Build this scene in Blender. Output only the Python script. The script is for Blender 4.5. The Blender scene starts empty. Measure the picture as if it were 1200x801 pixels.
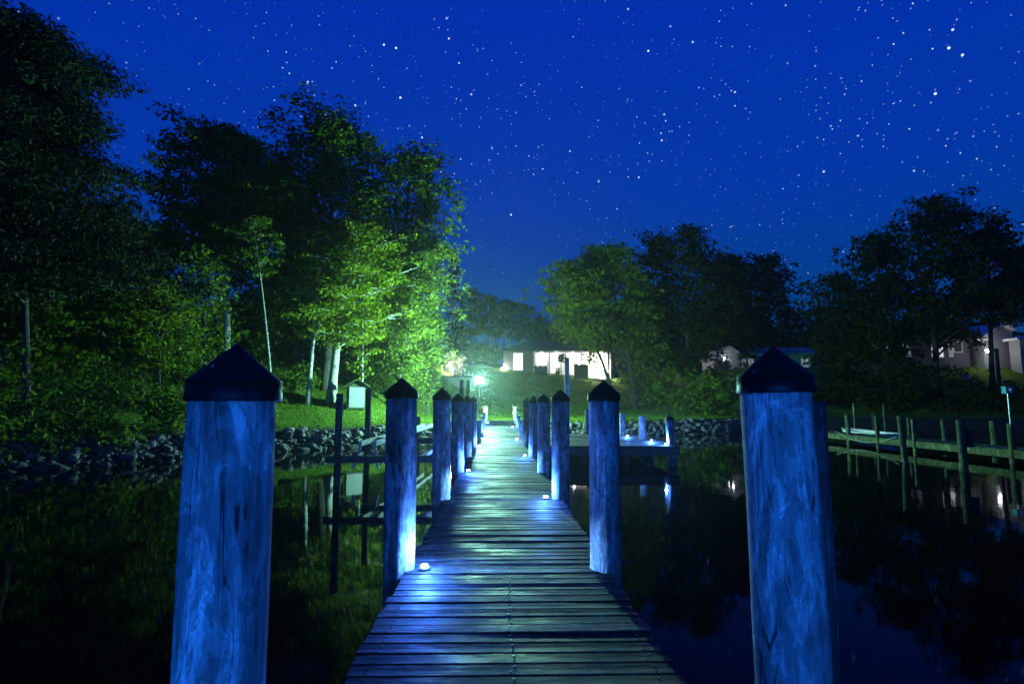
import bpy, math, random
import numpy as np
from mathutils import Vector, noise as mnoise

S = bpy.context.scene
C = S.collection
rnd = random.Random(7)
R = math.radians

# ------------------------------------------------------------------ camera
CZ, F = 2.1, 667.0 / 1200.0 * 36.0
PITCH = math.atan(72.0 / 667.0)
cam_d = bpy.data.cameras.new('camera'); cam = bpy.data.objects.new('camera', cam_d); C.objects.link(cam)
cam_d.sensor_width = 36.0; cam_d.lens = F; cam_d.clip_start = 0.05; cam_d.clip_end = 3000
cam.location = (0, 0, CZ); cam.rotation_euler = (math.pi / 2 + PITCH, 0, 0)
S.camera = cam
cp, sp = math.cos(PITCH), math.sin(PITCH)

def ray(px, py):
    r = (px - 600) / 667.0; u = (400.5 - py) / 667.0
    return r, cp - u * sp, sp + u * cp

def P(px, py, d):                       # a world point at forward distance d
    x, y, z = ray(px, py)
    return Vector((x / y * d, d, CZ + z / y * d))

def G(px, py, z):                       # where the sight line meets height z
    rx, ry, rz = ray(px, py); t = (z - CZ) / rz
    return rx * t, ry * t

# ------------------------------------------------------------------ mesh helpers
class MB:
    def __init__(s): s.v = []; s.f = []
    def add(s, vs, fs):
        n = len(s.v); s.v += [tuple(v) for v in vs]; s.f += [tuple(i + n for i in f) for f in fs]
    def box(s, a, b, rz=0.0, c=None, skew=None):
        x0, y0, z0 = a; x1, y1, z1 = b
        vs = [(x0, y0, z0), (x1, y0, z0), (x1, y1, z0), (x0, y1, z0), (x0, y0, z1), (x1, y0, z1), (x1, y1, z1), (x0, y1, z1)]
        if rz:
            cx, cy = c or ((x0 + x1) / 2, (y0 + y1) / 2); k, q = math.cos(rz), math.sin(rz)
            vs = [(cx + (x - cx) * k - (y - cy) * q, cy + (x - cx) * q + (y - cy) * k, z) for x, y, z in vs]
        s.add(vs, [(0, 3, 2, 1), (4, 5, 6, 7), (0, 1, 5, 4), (1, 2, 6, 5), (2, 3, 7, 6), (3, 0, 4, 7)])
    def bar(s, p, q, w, h):              # square bar between two points
        p, q = Vector(p), Vector(q); t = (q - p).normalized()
        up = Vector((0, 0, 1)) if abs(t.z) < .95 else Vector((1, 0, 0))
        a = t.cross(up).normalized() * w / 2; b = a.cross(t).normalized() * h / 2
        vs = [p - a - b, p + a - b, p + a + b, p - a + b, q - a - b, q + a - b, q + a + b, q - a + b]
        s.add(vs, [(0, 3, 2, 1), (4, 5, 6, 7), (0, 1, 5, 4), (1, 2, 6, 5), (2, 3, 7, 6), (3, 0, 4, 7)])
    def tube(s, pts, rad, n=8, cap=True):
        pts = [Vector(p) for p in pts]; m = len(pts); vs = []
        if not hasattr(rad, '__len__'): rad = [rad] * m
        for i, p in enumerate(pts):
            t = (pts[min(i + 1, m - 1)] - pts[max(i - 1, 0)]).normalized()
            ref = Vector((1, 0, 0)) if abs(t.x) < .8 else Vector((0, 1, 0))
            a = t.cross(ref).normalized(); b = t.cross(a)
            for k in range(n):
                g = 2 * math.pi * k / n
                vs.append(p + (a * math.cos(g) + b * math.sin(g)) * rad[i])
        fs = [(i * n + k, i * n + (k + 1) % n, (i + 1) * n + (k + 1) % n, (i + 1) * n + k) for i in range(m - 1) for k in range(n)]
        if cap: fs += [tuple(range(n))[::-1], tuple((m - 1) * n + k for k in range(n))]
        s.add(vs, fs)
    def lathe(s, prof, n=24, o=(0, 0, 0)):
        vs = [(o[0] + r * math.cos(2 * math.pi * k / n), o[1] + r * math.sin(2 * math.pi * k / n), o[2] + z) for r, z in prof for k in range(n)]
        m = len(prof)
        fs = [(i * n + k, i * n + (k + 1) % n, (i + 1) * n + (k + 1) % n, (i + 1) * n + k) for i in range(m - 1) for k in range(n)]
        fs += [tuple(range(n))[::-1], tuple((m - 1) * n + k for k in range(n))]
        s.add(vs, fs)
    def prism(s, poly, a, b, axis='y'):  # polygon (u,v) extruded between a and b along an axis
        n = len(poly)
        def pt(u, v, w): return (u, w, v) if axis == 'y' else (w, u, v)
        vs = [pt(u, v, a) for u, v in poly] + [pt(u, v, b) for u, v in poly]
        s.add(vs, [tuple(range(n)), tuple(range(n, 2 * n))[::-1]] + [(i, i + n, (i + 1) % n + n, (i + 1) % n) for i in range(n)])
    def build(s, name, mat, parent=None, loc=(0, 0, 0), smooth=False, rot=(0, 0, 0)):
        me = bpy.data.meshes.new(name); me.from_pydata(s.v, [], s.f); me.update()
        if smooth: me.shade_smooth()
        return link(name, me, mat, parent, loc, rot)

def link(name, me, mat, parent=None, loc=(0, 0, 0), rot=(0, 0, 0)):
    o = bpy.data.objects.new(name, me); C.objects.link(o)
    o.location = loc; o.rotation_euler = rot
    if mat: me.materials.append(mat)
    if parent: o.parent = parent
    return o

def tag(o, label, cat, group=None):
    o['label'] = label; o['category'] = cat
    if group: o['group'] = group
    return o

def thing(name, label, cat, loc=(0, 0, 0), rz=0, group=None):
    o = bpy.data.objects.new(name, None); C.objects.link(o); o.location = loc; o.rotation_euler = (0, 0, rz)
    o.empty_display_size = .1
    return tag(o, label, cat, group)

def copy_tree(o, parent=None):
    c = o.copy(); C.objects.link(c); c.parent = parent
    for ch in o.children: copy_tree(ch, c)
    return c

def setkind(o, k): o['kind'] = k; return o

def light(kind, name, loc, power, col, parent=None, size=.05, spot=None, aim=None, blend=.6):
    d = bpy.data.lights.new(name, kind); d.energy = power; d.color = col
    if kind in ('POINT', 'SPOT'): d.shadow_soft_size = size
    if kind == 'SPOT': d.spot_size = R(spot); d.spot_blend = blend
    o = bpy.data.objects.new(name, d); C.objects.link(o); o.location = loc
    if aim is not None: o.rotation_euler = Vector(aim).to_track_quat('-Z', 'Y').to_euler()
    if parent: o.parent = parent
    return o

# ------------------------------------------------------------------ materials
def newmat(name):
    m = bpy.data.materials.new(name); m.use_nodes = True
    nt = m.node_tree; b = nt.nodes['Principled BSDF']
    return m, nt, b
def N(nt, t, **kw):
    n = nt.nodes.new(t)
    for k, v in kw.items(): setattr(n, k, v)
    return n
def coords(nt, scale, kind='Object', rand=False):
    tc = N(nt, 'ShaderNodeTexCoord'); mp = N(nt, 'ShaderNodeMapping'); mp.inputs['Scale'].default_value = scale
    if rand:
        oi = N(nt, 'ShaderNodeObjectInfo'); ml = N(nt, 'ShaderNodeMath', operation='MULTIPLY'); ml.inputs[1].default_value = 37.0
        nt.links.new(oi.outputs['Random'], ml.inputs[0])
        ad = N(nt, 'ShaderNodeVectorMath', operation='ADD')
        nt.links.new(tc.outputs[kind], ad.inputs[0]); nt.links.new(ml.outputs[0], ad.inputs[1]); nt.links.new(ad.outputs[0], mp.inputs[0])
    else:
        nt.links.new(tc.outputs[kind], mp.inputs[0])
    return mp.outputs[0]
def noise_(nt, vec, scale, detail=4, rough=.55, dist=0):
    n = N(nt, 'ShaderNodeTexNoise'); n.inputs['Scale'].default_value = scale; n.inputs['Detail'].default_value = detail
    n.inputs['Roughness'].default_value = rough; n.inputs['Distortion'].default_value = dist
    if vec is not None: nt.links.new(vec, n.inputs['Vector'])
    return n.outputs[0]
def ramp(nt, fac, stops):
    r = N(nt, 'ShaderNodeValToRGB'); e = r.color_ramp.elements
    while len(e) < len(stops): e.new(.5)
    for el, (p, c) in zip(e, stops):
        el.position = p; el.color = (*c, 1) if len(c) == 3 else c
    nt.links.new(fac, r.inputs[0]); return r.outputs[0]
def mix(nt, fac, a, b, mode='MIX'):
    m = N(nt, 'ShaderNodeMix', data_type='RGBA', blend_type=mode)
    if hasattr(fac, 'is_output'): nt.links.new(fac, m.inputs[0])
    else: m.inputs[0].default_value = fac
    for s_, i in ((a, 6), (b, 7)):
        if hasattr(s_, 'is_output'): nt.links.new(s_, m.inputs[i])
        else: m.inputs[i].default_value = (*s_, 1)
    return m.outputs[2]
def bump(nt, b, h, strength, dist=.02):
    n = N(nt, 'ShaderNodeBump'); n.inputs['Strength'].default_value = strength; n.inputs['Distance'].default_value = dist
    nt.links.new(h, n.inputs['Height']); nt.links.new(n.outputs[0], b.inputs['Normal'])
def simple(name, col, rough=.6, metal=0, var=.25, scale=6, spec=.4):
    m, nt, b = newmat(name)
    n = noise_(nt, coords(nt, (1, 1, 1), rand=True), scale, 5)
    c = ramp(nt, n, [(.3, tuple(x * (1 - var) for x in col)), (.7, tuple(min(1, x * (1 + var)) for x in col))])
    nt.links.new(c, b.inputs['Base Color']); b.inputs['Roughness'].default_value = rough; b.inputs['Metallic'].default_value = metal
    b.inputs['Specular IOR Level'].default_value = spec
    return m
def emit(name, col, s):
    m, nt, b = newmat(name); b.inputs['Base Color'].default_value = (.8, .8, .8, 1)
    b.inputs['Emission Color'].default_value = (*col, 1); b.inputs['Emission Strength'].default_value = s
    return m

def piling_mat(name, lo, hi, stain):
    m, nt, b = newmat(name)
    v = coords(nt, (1, 1, .06), rand=True)
    g = noise_(nt, v, 48, 7, .7, .3)                                  # fine grain along the trunk
    v2 = coords(nt, (1, 1, .35), rand=True)
    big = noise_(nt, v2, 3.6, 9, .62, .9)
    wv = N(nt, 'ShaderNodeMath', operation='SINE'); ml = N(nt, 'ShaderNodeMath', operation='MULTIPLY'); ml.inputs[1].default_value = 20
    nt.links.new(big, ml.inputs[0]); nt.links.new(ml.outputs[0], wv.inputs[0])       # contour-like water marks
    c1 = ramp(nt, g, [(.32, lo), (.52, tuple((a + c) / 2 for a, c in zip(lo, hi))), (.66, hi)])
    k = ramp(nt, wv.outputs[0], [(.0, (.42, .42, .42)), (.10, (.5, .5, .5)), (.15, (.92, .92, .92)), (.72, (1, 1, 1)), (.78, (1.45, 1.45, 1.45)), (1, (1.2, 1.2, 1.2))])
    c2 = mix(nt, .75, c1, k, 'MULTIPLY')
    pn = noise_(nt, coords(nt, (1, 1, .5), rand=True), 7.5, 10, .66, .55)
    pt = ramp(nt, pn, [(.40, (.42, .42, .42)), (.415, (.68, .68, .68)), (.50, (.80, .80, .80)), (.512, (1.6, 1.6, 1.6)), (.535, (1.15, 1.15, 1.15)), (.60, (1.0, 1.0, 1.0)), (.612, (.55, .55, .55))])
    c2 = mix(nt, .9, c2, pt, 'MULTIPLY')
    st = noise_(nt, coords(nt, (1.4, 1.4, .5), rand=True), 3.1, 5, .6, .8)
    sf = ramp(nt, st, [(.5, (0, 0, 0)), (.6, (1, 1, 1))])
    c3 = mix(nt, sf, c2, mix(nt, .6, c2, stain))
    cr = noise_(nt, coords(nt, (1, 1, .07), rand=True), 9, 3, .5, 1.2)
    ck = ramp(nt, cr, [(.488, (1, 1, 1)), (.497, (.10, .10, .10)), (.503, (.10, .10, .10)), (.512, (1, 1, 1))])
    gap = ramp(nt, noise_(nt, coords(nt, (1, 1, .6), rand=True), 5, 2), [(.47, (0, 0, 0)), (.55, (1, 1, 1))])
    c3 = mix(nt, gap, c3, mix(nt, 1, c3, ck, 'MULTIPLY'))
    vo = N(nt, 'ShaderNodeTexVoronoi'); vo.inputs['Scale'].default_value = 2.3; nt.links.new(coords(nt, (1.2, 1.2, .62), rand=True), vo.inputs['Vector'])
    kn = ramp(nt, vo.outputs['Distance'], [(.0, (.04, .04, .04)), (.045, (.12, .12, .12)), (.06, (.75, .75, .75)), (.085, (.30, .30, .30)), (.11, (1, 1, 1))])
    c3 = mix(nt, 1, c3, kn, 'MULTIPLY')
    nt.links.new(c3, b.inputs['Base Color'])
    b.inputs['Roughness'].default_value = .85; b.inputs['Specular IOR Level'].default_value = .12
    bump(nt, b, g, .9, .014)
    return m
M = {}
M['post'] = piling_mat('weathered_piling_wood', (.25, .245, .23), (.50, .485, .455), (.08, .08, .077))
M['dark_post'] = piling_mat('dark_wet_piling_wood', (.05, .05, .048), (.12, .115, .10), (.03, .03, .03))
M['green_post'] = piling_mat('mossy_piling_wood', (.06, .08, .035), (.20, .235, .11), (.04, .05, .02))
M['cap'] = simple('black_metal_cap', (.006, .006, .007), .55, .0, .4, 8, .25)
def cap_mat():
    m, nt, b = newmat('scuffed_black_cap')
    n = noise_(nt, coords(nt, (1, 1, .5), rand=True), 9, 6, .65, .5); n2 = noise_(nt, coords(nt, (1, 1, .25), rand=True), 26, 3, .5)
    c = mix(nt, ramp(nt, n, [(.55, (0, 0, 0)), (.75, (.6, .6, .6))]), (.003, .003, .0035), (.014, .014, .015))
    c = mix(nt, ramp(nt, n2, [(.69, (0, 0, 0)), (.74, (1, 1, 1))]), c, (.16, .16, .15))
    nt.links.new(c, b.inputs['Base Color']); nt.links.new(ramp(nt, n, [(.3, (.35, .35, .35)), (.7, (.7, .7, .7))]), b.inputs['Roughness'])
    b.inputs['Specular IOR Level'].default_value = .12; bump(nt, b, n, .25, .01); return m
M['cap'] = cap_mat()
M['steel'] = simple('galvanised_steel', (.35, .36, .36), .4, .7)

def deck_mat():
    m, nt, b = newmat('weathered_deck_boards')
    ge = N(nt, 'ShaderNodeNewGeometry')
    tc = N(nt, 'ShaderNodeTexCoord')
    off = N(nt, 'ShaderNodeVectorMath', operation='ADD'); ml = N(nt, 'ShaderNodeMath', operation='MULTIPLY'); ml.inputs[1].default_value = 53
    nt.links.new(ge.outputs['Random Per Island'], ml.inputs[0]); nt.links.new(tc.outputs['Object'], off.inputs[0]); nt.links.new(ml.outputs[0], off.inputs[1])
    mp = N(nt, 'ShaderNodeMapping'); mp.inputs['Scale'].default_value = (.16, 1, 1); nt.links.new(off.outputs[0], mp.inputs[0])
    g = noise_(nt, mp.outputs[0], 34, 7, .68, .5)
    c = ramp(nt, g, [(.34, (.006, .006, .0055)), (.47, (.022, .0215, .0205)), (.58, (.05, .0485, .046)), (.68, (.145, .142, .136))])
    k = ramp(nt, ge.outputs['Random Per Island'], [(0, (.3, .3, .3)), (.5, (.8, .8, .8)), (1, (1.4, 1.4, 1.4))])
    c = mix(nt, 1, c, k, 'MULTIPLY')
    wet = noise_(nt, coords(nt, (1, 1.6, 1)), 1.7, 5, .62)
    wf = ramp(nt, wet, [(.42, (0, 0, 0)), (.62, (1, 1, 1))])
    c = mix(nt, wf, c, mix(nt, 1, c, (.22, .22, .22), 'MULTIPLY'))
    nt.links.new(c, b.inputs['Base Color'])
    rr = ramp(nt, wet, [(.40, (.8, .8, .8)), (.66, (.5, .5, .5))]); nt.links.new(rr, b.inputs['Roughness'])
    b.inputs['Specular IOR Level'].default_value = .14
    bump(nt, b, g, .8, .008)
    return m
M['deck'] = deck_mat()
M['beam'] = simple('dark_dock_timber', (.07, .068, .06), .75, 0, .4, 9)
M['paletimber'] = simple('pale_grey_timber', (.42, .42, .39), .7, 0, .3, 9)
M['led'] = emit('deck_light_lens', (.22, .48, 1.0), 260)
M['blueled'] = emit('blue_post_light_lens', (.01, .16, 1.0), 40)
M['led_body'] = simple('deck_light_body', (.05, .05, .055), .4)
M['lamp'] = emit('area_lamp_lens', (.38, 1.0, .72), 15500)
M['warm'] = emit('house_lamp_lens', (1.0, .94, .9), 90)
M['winlit'] = emit('lit_window_glass', (1.0, .93, .92), .95)
M['windim'] = emit('dim_window_glass', (.75, .92, 1.0), .16)
M['white'] = simple('white_siding_paint', (.72, .71, .70), .6, 0, .06, 3)
M['greywall'] = simple('pale_grey_siding', (.30, .30, .32), .7, 0, .1, 3)
M['brickwall'] = simple('greyish_brick', (.10, .092, .09), .85, 0, .2, 14)
M['tealwall'] = simple('teal_cottage_boards', (.10, .22, .22), .7, 0, .15, 4)
M['darkwall'] = simple('dark_house_siding', (.09, .095, .11), .7, 0, .15, 4)
M['roof'] = simple('dark_asphalt_shingles', (.022, .021, .023), .95, 0, .3, 20)
M['greenroof'] = simple('mossy_shed_roof', (.04, .065, .025), .85, 0, .3, 10)
M['stone'] = simple('stacked_garden_stone', (.20, .19, .17), .9, 0, .4, 7)
M['darkthing'] = simple('dark_painted_wood', (.035, .033, .032), .7)
M['bluebarrel'] = simple('blue_plastic', (.05, .16, .34), .45)
M['tealbox'] = simple('teal_enamel', (.05, .35, .36), .45)
M['rope'] = simple('grey_rope', (.4, .4, .38), .9)
M['lightbark'] = simple('pale_smooth_bark', (.30, .29, .255), .9, 0, .5, 6)
M['palebark'] = simple('pale_pine_bark', (.42, .41, .37), .9, 0, .35, 6)
M['bark'] = simple('dark_furrowed_bark', (.05, .045, .04), .95, 0, .45, 7)

def leaf_mat(name, c0, c1, trans=.35):
    m, nt, b = newmat(name)
    ge = N(nt, 'ShaderNodeNewGeometry')
    n = noise_(nt, coords(nt, (1, 1, 1)), .55, 3)
    ad = N(nt, 'ShaderNodeMath', operation='ADD'); ml = N(nt, 'ShaderNodeMath', operation='MULTIPLY'); ml.inputs[1].default_value = .55
    nt.links.new(ge.outputs['Random Per Island'], ml.inputs[0]); nt.links.new(ml.outputs[0], ad.inputs[0])
    m2 = N(nt, 'ShaderNodeMath', operation='MULTIPLY'); m2.inputs[1].default_value = .5; nt.links.new(n, m2.inputs[0]); nt.links.new(m2.outputs[0], ad.inputs[1])
    c = ramp(nt, ad.outputs[0], [(.15, c0), (.85, c1)])
    nt.links.new(c, b.inputs['Base Color']); b.inputs['Roughness'].default_value = .7; b.inputs['Specular IOR Level'].default_value = .08
    t = N(nt, 'ShaderNodeBsdfTranslucent'); nt.links.new(c, t.inputs['Color'])
    mx = N(nt, 'ShaderNodeMixShader'); mx.inputs[0].default_value = trans
    nt.links.new(b.outputs[0], mx.inputs[1]); nt.links.new(t.outputs[0], mx.inputs[2])
    nt.links.new(mx.outputs[0], nt.nodes['Material Output'].inputs[0])
    return m
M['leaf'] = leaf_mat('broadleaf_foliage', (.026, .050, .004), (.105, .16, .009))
M['shadeleaf'] = leaf_mat('unlit_broadleaf_foliage', (.012, .022, .003), (.045, .065, .006))  # darker leaf copy; unlit right-hand trees have their shade in the colour
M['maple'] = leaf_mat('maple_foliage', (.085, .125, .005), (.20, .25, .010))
M['fine'] = leaf_mat('fine_leaf_foliage', (.06, .095, .010), (.15, .20, .022))
M['needle'] = leaf_mat('conifer_needles', (.010, .015, .006), (.030, .042, .015), .12)
M['paleleaf'] = leaf_mat('blossom_and_lit_foliage', (.30, .25, .22), (.55, .48, .44), .3)  # blossoming terrace tree; elsewhere white light put into the leaf colour
M['shrub'] = leaf_mat('shrub_foliage', (.04, .075, .005), (.15, .22, .012))
M['grass'] = leaf_mat('lawn_grass_blades', (.06, .11, .008), (.12, .19, .015), .3)

def rock_mat():
    m, nt, b = newmat('grey_riprap_stone')
    n = noise_(nt, coords(nt, (1, 1, 1), rand=True), 7, 6, .6)
    ge = N(nt, 'ShaderNodeNewGeometry')
    c = ramp(nt, n, [(.38, (.016, .016, .015)), (.70, (.17, .168, .16))])
    k = ramp(nt, ge.outputs['Random Per Island'], [(0, (.6, .6, .6)), (1, (1.15, 1.15, 1.15))])
    sx = N(nt, 'ShaderNodeSeparateXYZ'); nt.links.new(ge.outputs['Position'], sx.inputs[0])
    wt = N(nt, 'ShaderNodeMapRange'); wt.inputs[1].default_value = .12; wt.inputs[2].default_value = .3; wt.inputs[3].default_value = .35; nt.links.new(sx.outputs['Z'], wt.inputs[0])
    c = mix(nt, 1, c, wt.outputs[0], 'MULTIPLY')
    nt.links.new(mix(nt, 1, c, k, 'MULTIPLY'), b.inputs['Base Color']); b.inputs['Roughness'].default_value = .85
    bump(nt, b, n, .6, .03); return m
M['rock'] = rock_mat()

def ground_mat():
    m, nt, b = newmat('lawn_and_leaf_litter')
    tc = N(nt, 'ShaderNodeTexCoord')
    n1 = noise_(nt, tc.outputs['Object'], 9, 6, .7); n2 = noise_(nt, tc.outputs['Object'], .35, 5, .6, .5)
    grass = ramp(nt, n1, [(.3, (.03, .065, .006)), (.5, (.075, .14, .012)), (.72, (.13, .20, .02))])
    dry = ramp(nt, n1, [(.3, (.04, .035, .022)), (.7, (.13, .115, .075))])
    g = mix(nt, ramp(nt, n2, [(.55, (0, 0, 0)), (.75, (.6, .6, .6))]), grass, dry)
    sx = N(nt, 'ShaderNodeSeparateXYZ'); nt.links.new(tc.outputs['Object'], sx.inputs[0])
    mr = N(nt, 'ShaderNodeMapRange'); mr.inputs[1].default_value = 55; mr.inputs[2].default_value = 72; nt.links.new(sx.outputs['Y'], mr.inputs[0])
    g = mix(nt, mr.outputs[0], g, mix(nt, .22, grass, dry))          # thinner, drier lawn up the slope
    mz = N(nt, 'ShaderNodeMapRange'); mz.inputs[1].default_value = .85; mz.inputs[2].default_value = 1.0; nt.links.new(sx.outputs['Z'], mz.inputs[0])
    g = mix(nt, mz.outputs[0], (.03, .028, .022), g)                 # bare mud on the bank
    nt.links.new(g, b.inputs['Base Color']); b.inputs['Roughness'].default_value = .95; b.inputs['Specular IOR Level'].default_value = .1
    bump(nt, b, n1, .5, .04); return m
M['ground'] = ground_mat()

def water_mat():
    m, nt, b = newmat('still_dark_water')
    b.inputs['Base Color'].default_value = (.0008, .002, .0025, 1); b.inputs['Roughness'].default_value = .035; b.inputs['IOR'].default_value = 1.15
    b.inputs['Specular IOR Level'].default_value = .4
    n = noise_(nt, coords(nt, (1, .55, 1)), 1.5, 3, .5, .3); n2 = noise_(nt, coords(nt, (1, .7, 1)), .25, 2)
    ad = N(nt, 'ShaderNodeMath', operation='ADD'); nt.links.new(n, ad.inputs[0]); nt.links.new(n2, ad.inputs[1])
    bump(nt, b, ad.outputs[0], .045, .06); return m
M['water'] = water_mat()

# ------------------------------------------------------------------ terrain
SHORE = [(-400, -30), (-60, 6), (-30, 10), (-22, 13.0), (-16, 17.3), (-12.6, 21.5), (-9.9, 25.8), (-5.2, 29.2), (-0.9, 32.5), (4, 35.5), (9, 37.6), (14.8, 40.5), (19, 44), (26, 48), (36, 47), (60, 42), (140, 30), (500, 10)]
SX = np.array([p[0] for p in SHORE], float); SY = np.array([p[1] for p in SHORE], float)
def sdist(x, y):
    x = np.asarray(x, float); y = np.asarray(y, float); best = np.full(x.shape, 1e9)
    for i in range(len(SHORE) - 1):
        ax, ay, bx, by = SX[i], SY[i], SX[i + 1], SY[i + 1]
        dx, dy = bx - ax, by - ay; t = np.clip(((x - ax) * dx + (y - ay) * dy) / (dx * dx + dy * dy), 0, 1)
        best = np.minimum(best, np.hypot(x - ax - t * dx, y - ay - t * dy))
    return np.where(y > np.interp(x, SX, SY), best, -best)
def sm(a, b, t): t = np.clip((t - a) / (b - a), 0, 1); return t * t * (3 - 2 * t)
def terr(x, y):
    x = np.asarray(x, float); y = np.asarray(y, float)
    s = sdist(x, y)
    base = np.where(s < 0, np.maximum(s * .4 - .1, -1.6), np.minimum(s / 1.7, 1.0) * 1.0)
    wl = sm(-5, -10, x); wl = 1 - sm(-10, -5, x); wr = sm(17, 28, x); wc = 1 - wl - wr
    si = np.maximum(s - 1.7, 0)
    c = .012 * np.minimum(si, 20) + 7.3 * sm(12, 60, si + 6) * 1.0 + .01 * np.maximum(si - 55, 0)
    l = np.minimum(.20 * np.maximum(si - .8, 0), 4.5) + .03 * si
    r = 4.9 * sm(1, 17, si) + .02 * si
    z = base + np.where(s > 0, wc * c + wl * l + wr * r, 0)
    z = z + np.where(s > 2, .10 * np.sin(x * .7 + 1.3) * np.cos(y * .55) + .05 * np.sin(x * 1.9 + y * 1.3), 0) * np.clip((s - 2) / 6, 0, 1)
    return z
def tz(x, y): return float(terr(np.array([x]), np.array([y]))[0])

def axis_(dense0, dense1, step, lo, hi):
    a = list(np.arange(dense0, dense1, step)); v = dense0; g = step; left = []
    while v > lo: g *= 1.25; v -= g; left.append(v)
    v = a[-1]; g = step; right = []
    while v < hi: g *= 1.25; v += g; right.append(v)
    return np.array(left[::-1] + a + right)
gx = axis_(-32, 42, .4, -900, 900); gy = axis_(8, 92, .4, -300, 1500)
XX, YY = np.meshgrid(gx, gy); ZZ = terr(XX, YY)
vs = np.stack([XX, YY, ZZ], -1).reshape(-1, 3); nx, ny = len(gx), len(gy)
ii = (np.arange(ny - 1)[:, None] * nx + np.arange(nx - 1)[None, :]).reshape(-1)
fs = np.stack([ii, ii + 1, ii + nx + 1, ii + nx], -1)
def quadmesh(name, v, f):
    me = bpy.data.meshes.new(name); me.vertices.add(len(v)); me.vertices.foreach_set('co', np.ascontiguousarray(v, np.float32).ravel())
    k = f.shape[1]; me.loops.add(f.size); me.loops.foreach_set('vertex_index', np.ascontiguousarray(f, np.int32).ravel())
    me.polygons.add(len(f)); me.polygons.foreach_set('loop_start', np.arange(0, f.size, k, dtype=np.int32))
    me.update(calc_edges=True); return me
me = quadmesh('ground', vs, fs); me.shade_smooth()
setkind(link('ground', me, M['ground']), 'structure')
wb = MB(); wb.add([(-900, -300, 0), (900, -300, 0), (900, 130, 0), (-900, 130, 0)], [(0, 1, 2, 3)])
setkind(wb.build('water', M['water']), 'structure')

# ------------------------------------------------------------------ main dock
def dcx(d): return .075 - .0225 * d                      # dock centre line
def dz(d): return .66 if d < 24 else .66 + .40 * min(1, (d - 24) / 11.5)
YAW = math.atan(.0225)
dock = thing('dock', 'long weathered plank dock running from the camera to the lawn', 'dock', (dcx(0), 0, .66))
def todock(v): return (v[0] - dcx(0), v[1], v[2] - .66)
b = MB(); nails = []; d = -4.0; HW = .885
while d < 36.4:
    w = .128 + rnd.uniform(-.004, .004); z = dz(d) + rnd.uniform(-.004, .004); tilt = rnd.gauss(0, .017); cup = rnd.uniform(.0, .004)
    hw0 = HW + rnd.uniform(-.012, .02); hw1 = HW + rnd.uniform(-.012, .02); c0 = dcx(d); n = 8; vs = []; fs = []
    ph = rnd.uniform(0, 9); tw = rnd.gauss(0, .004)
    for i in range(n + 1):
        t = i / n; x = c0 - hw0 + (hw0 + hw1) * t; wz = .0012 * math.sin(ph + 5 * t); tl = tilt + tw * (t - .5)
        yo = (x - c0) * .0225 + .002 * math.sin(ph * 2 + 7 * t)
        for (yy, zz) in ((0, -.036), (0, -.004), (.008, 0), (w / 2, -cup), (w - .008, 0), (w, -.004), (w, -.036)):
            vs.append(todock((x, d + yy + yo, z + zz + wz + (yy - w / 2) * tl)))
    if 1.5 < d < 10:
        for sx in (-.78, .0, .78):
            for yy in (.032, .094):
                xn = c0 + sx + rnd.uniform(-.014, .014); o_ = todock((xn, d + yy + sx * .0225 + rnd.uniform(-.006, .006), z + .001 + (yy - w / 2) * tilt)); f0 = len(b.f)
                b.lathe([(.0062, -.006), (.0062, .0012), (.003, .0018)], 7, o_); nails.append((f0, len(b.f)))
    k = 7
    for i in range(n):
        for j in range(k): a0 = i * k + j; a1 = i * k + (j + 1) % k; fs.append((a0, a1, a1 + k, a0 + k))
    fs.append(tuple(range(k))[::-1]); fs.append(tuple(n * k + j for j in range(k)))
    b.add(vs, fs); d += w + rnd.uniform(.009, .019)
ob = b.build('deck_boards', M['deck'], dock); ob.data.materials.append(M['led_body'])
for f0, f1 in nails:
    for q in range(f0, f1): ob.data.polygons[q].material_index = 1
for sx in (-.78, 0, .78):
    b = MB()
    seg = [-4, 24, 36.2]
    for a, e in zip(seg[:-1], seg[1:]):
        b.bar(todock((dcx(a) + sx, a, dz(a) - .15)), todock((dcx(e) + sx, e, dz(e) - .15)), .07, .2)
    b.build('stringer', M['beam'], dock)

def shaft_mesh(h, r, seed, below=2.3, rings=26, n=28, wob=.012, flat=True):
    rr = random.Random(seed); mb = MB(); prof = []; vs = []; fs = []
    ox, oy = rr.uniform(0, 50), rr.uniform(0, 50)
    zs = [-below + (h + below) * i / (rings - 1) for i in range(rings)]
    for z in zs:
        for k in range(n):
            g = 2 * math.pi * k / n
            q = r * (1 + .012 * math.sin(3 * g + seed)) * (1 + .03 * (h - z) / max(h, 1) * .5) + wob * (mnoise.noise((ox + 2 * math.cos(g), oy + 2 * math.sin(g), z * .9)))
            vs.append((q * math.cos(g), q * math.sin(g), z))
    for i in range(rings - 1):
        for k in range(n): fs.append((i * n + k, i * n + (k + 1) % n, (i + 1) * n + (k + 1) % n, (i + 1) * n + k))
    fs += [tuple(range(n))[::-1], tuple((rings - 1) * n + k for k in range(n))]
    mb.add(vs, fs); return mb

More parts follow.
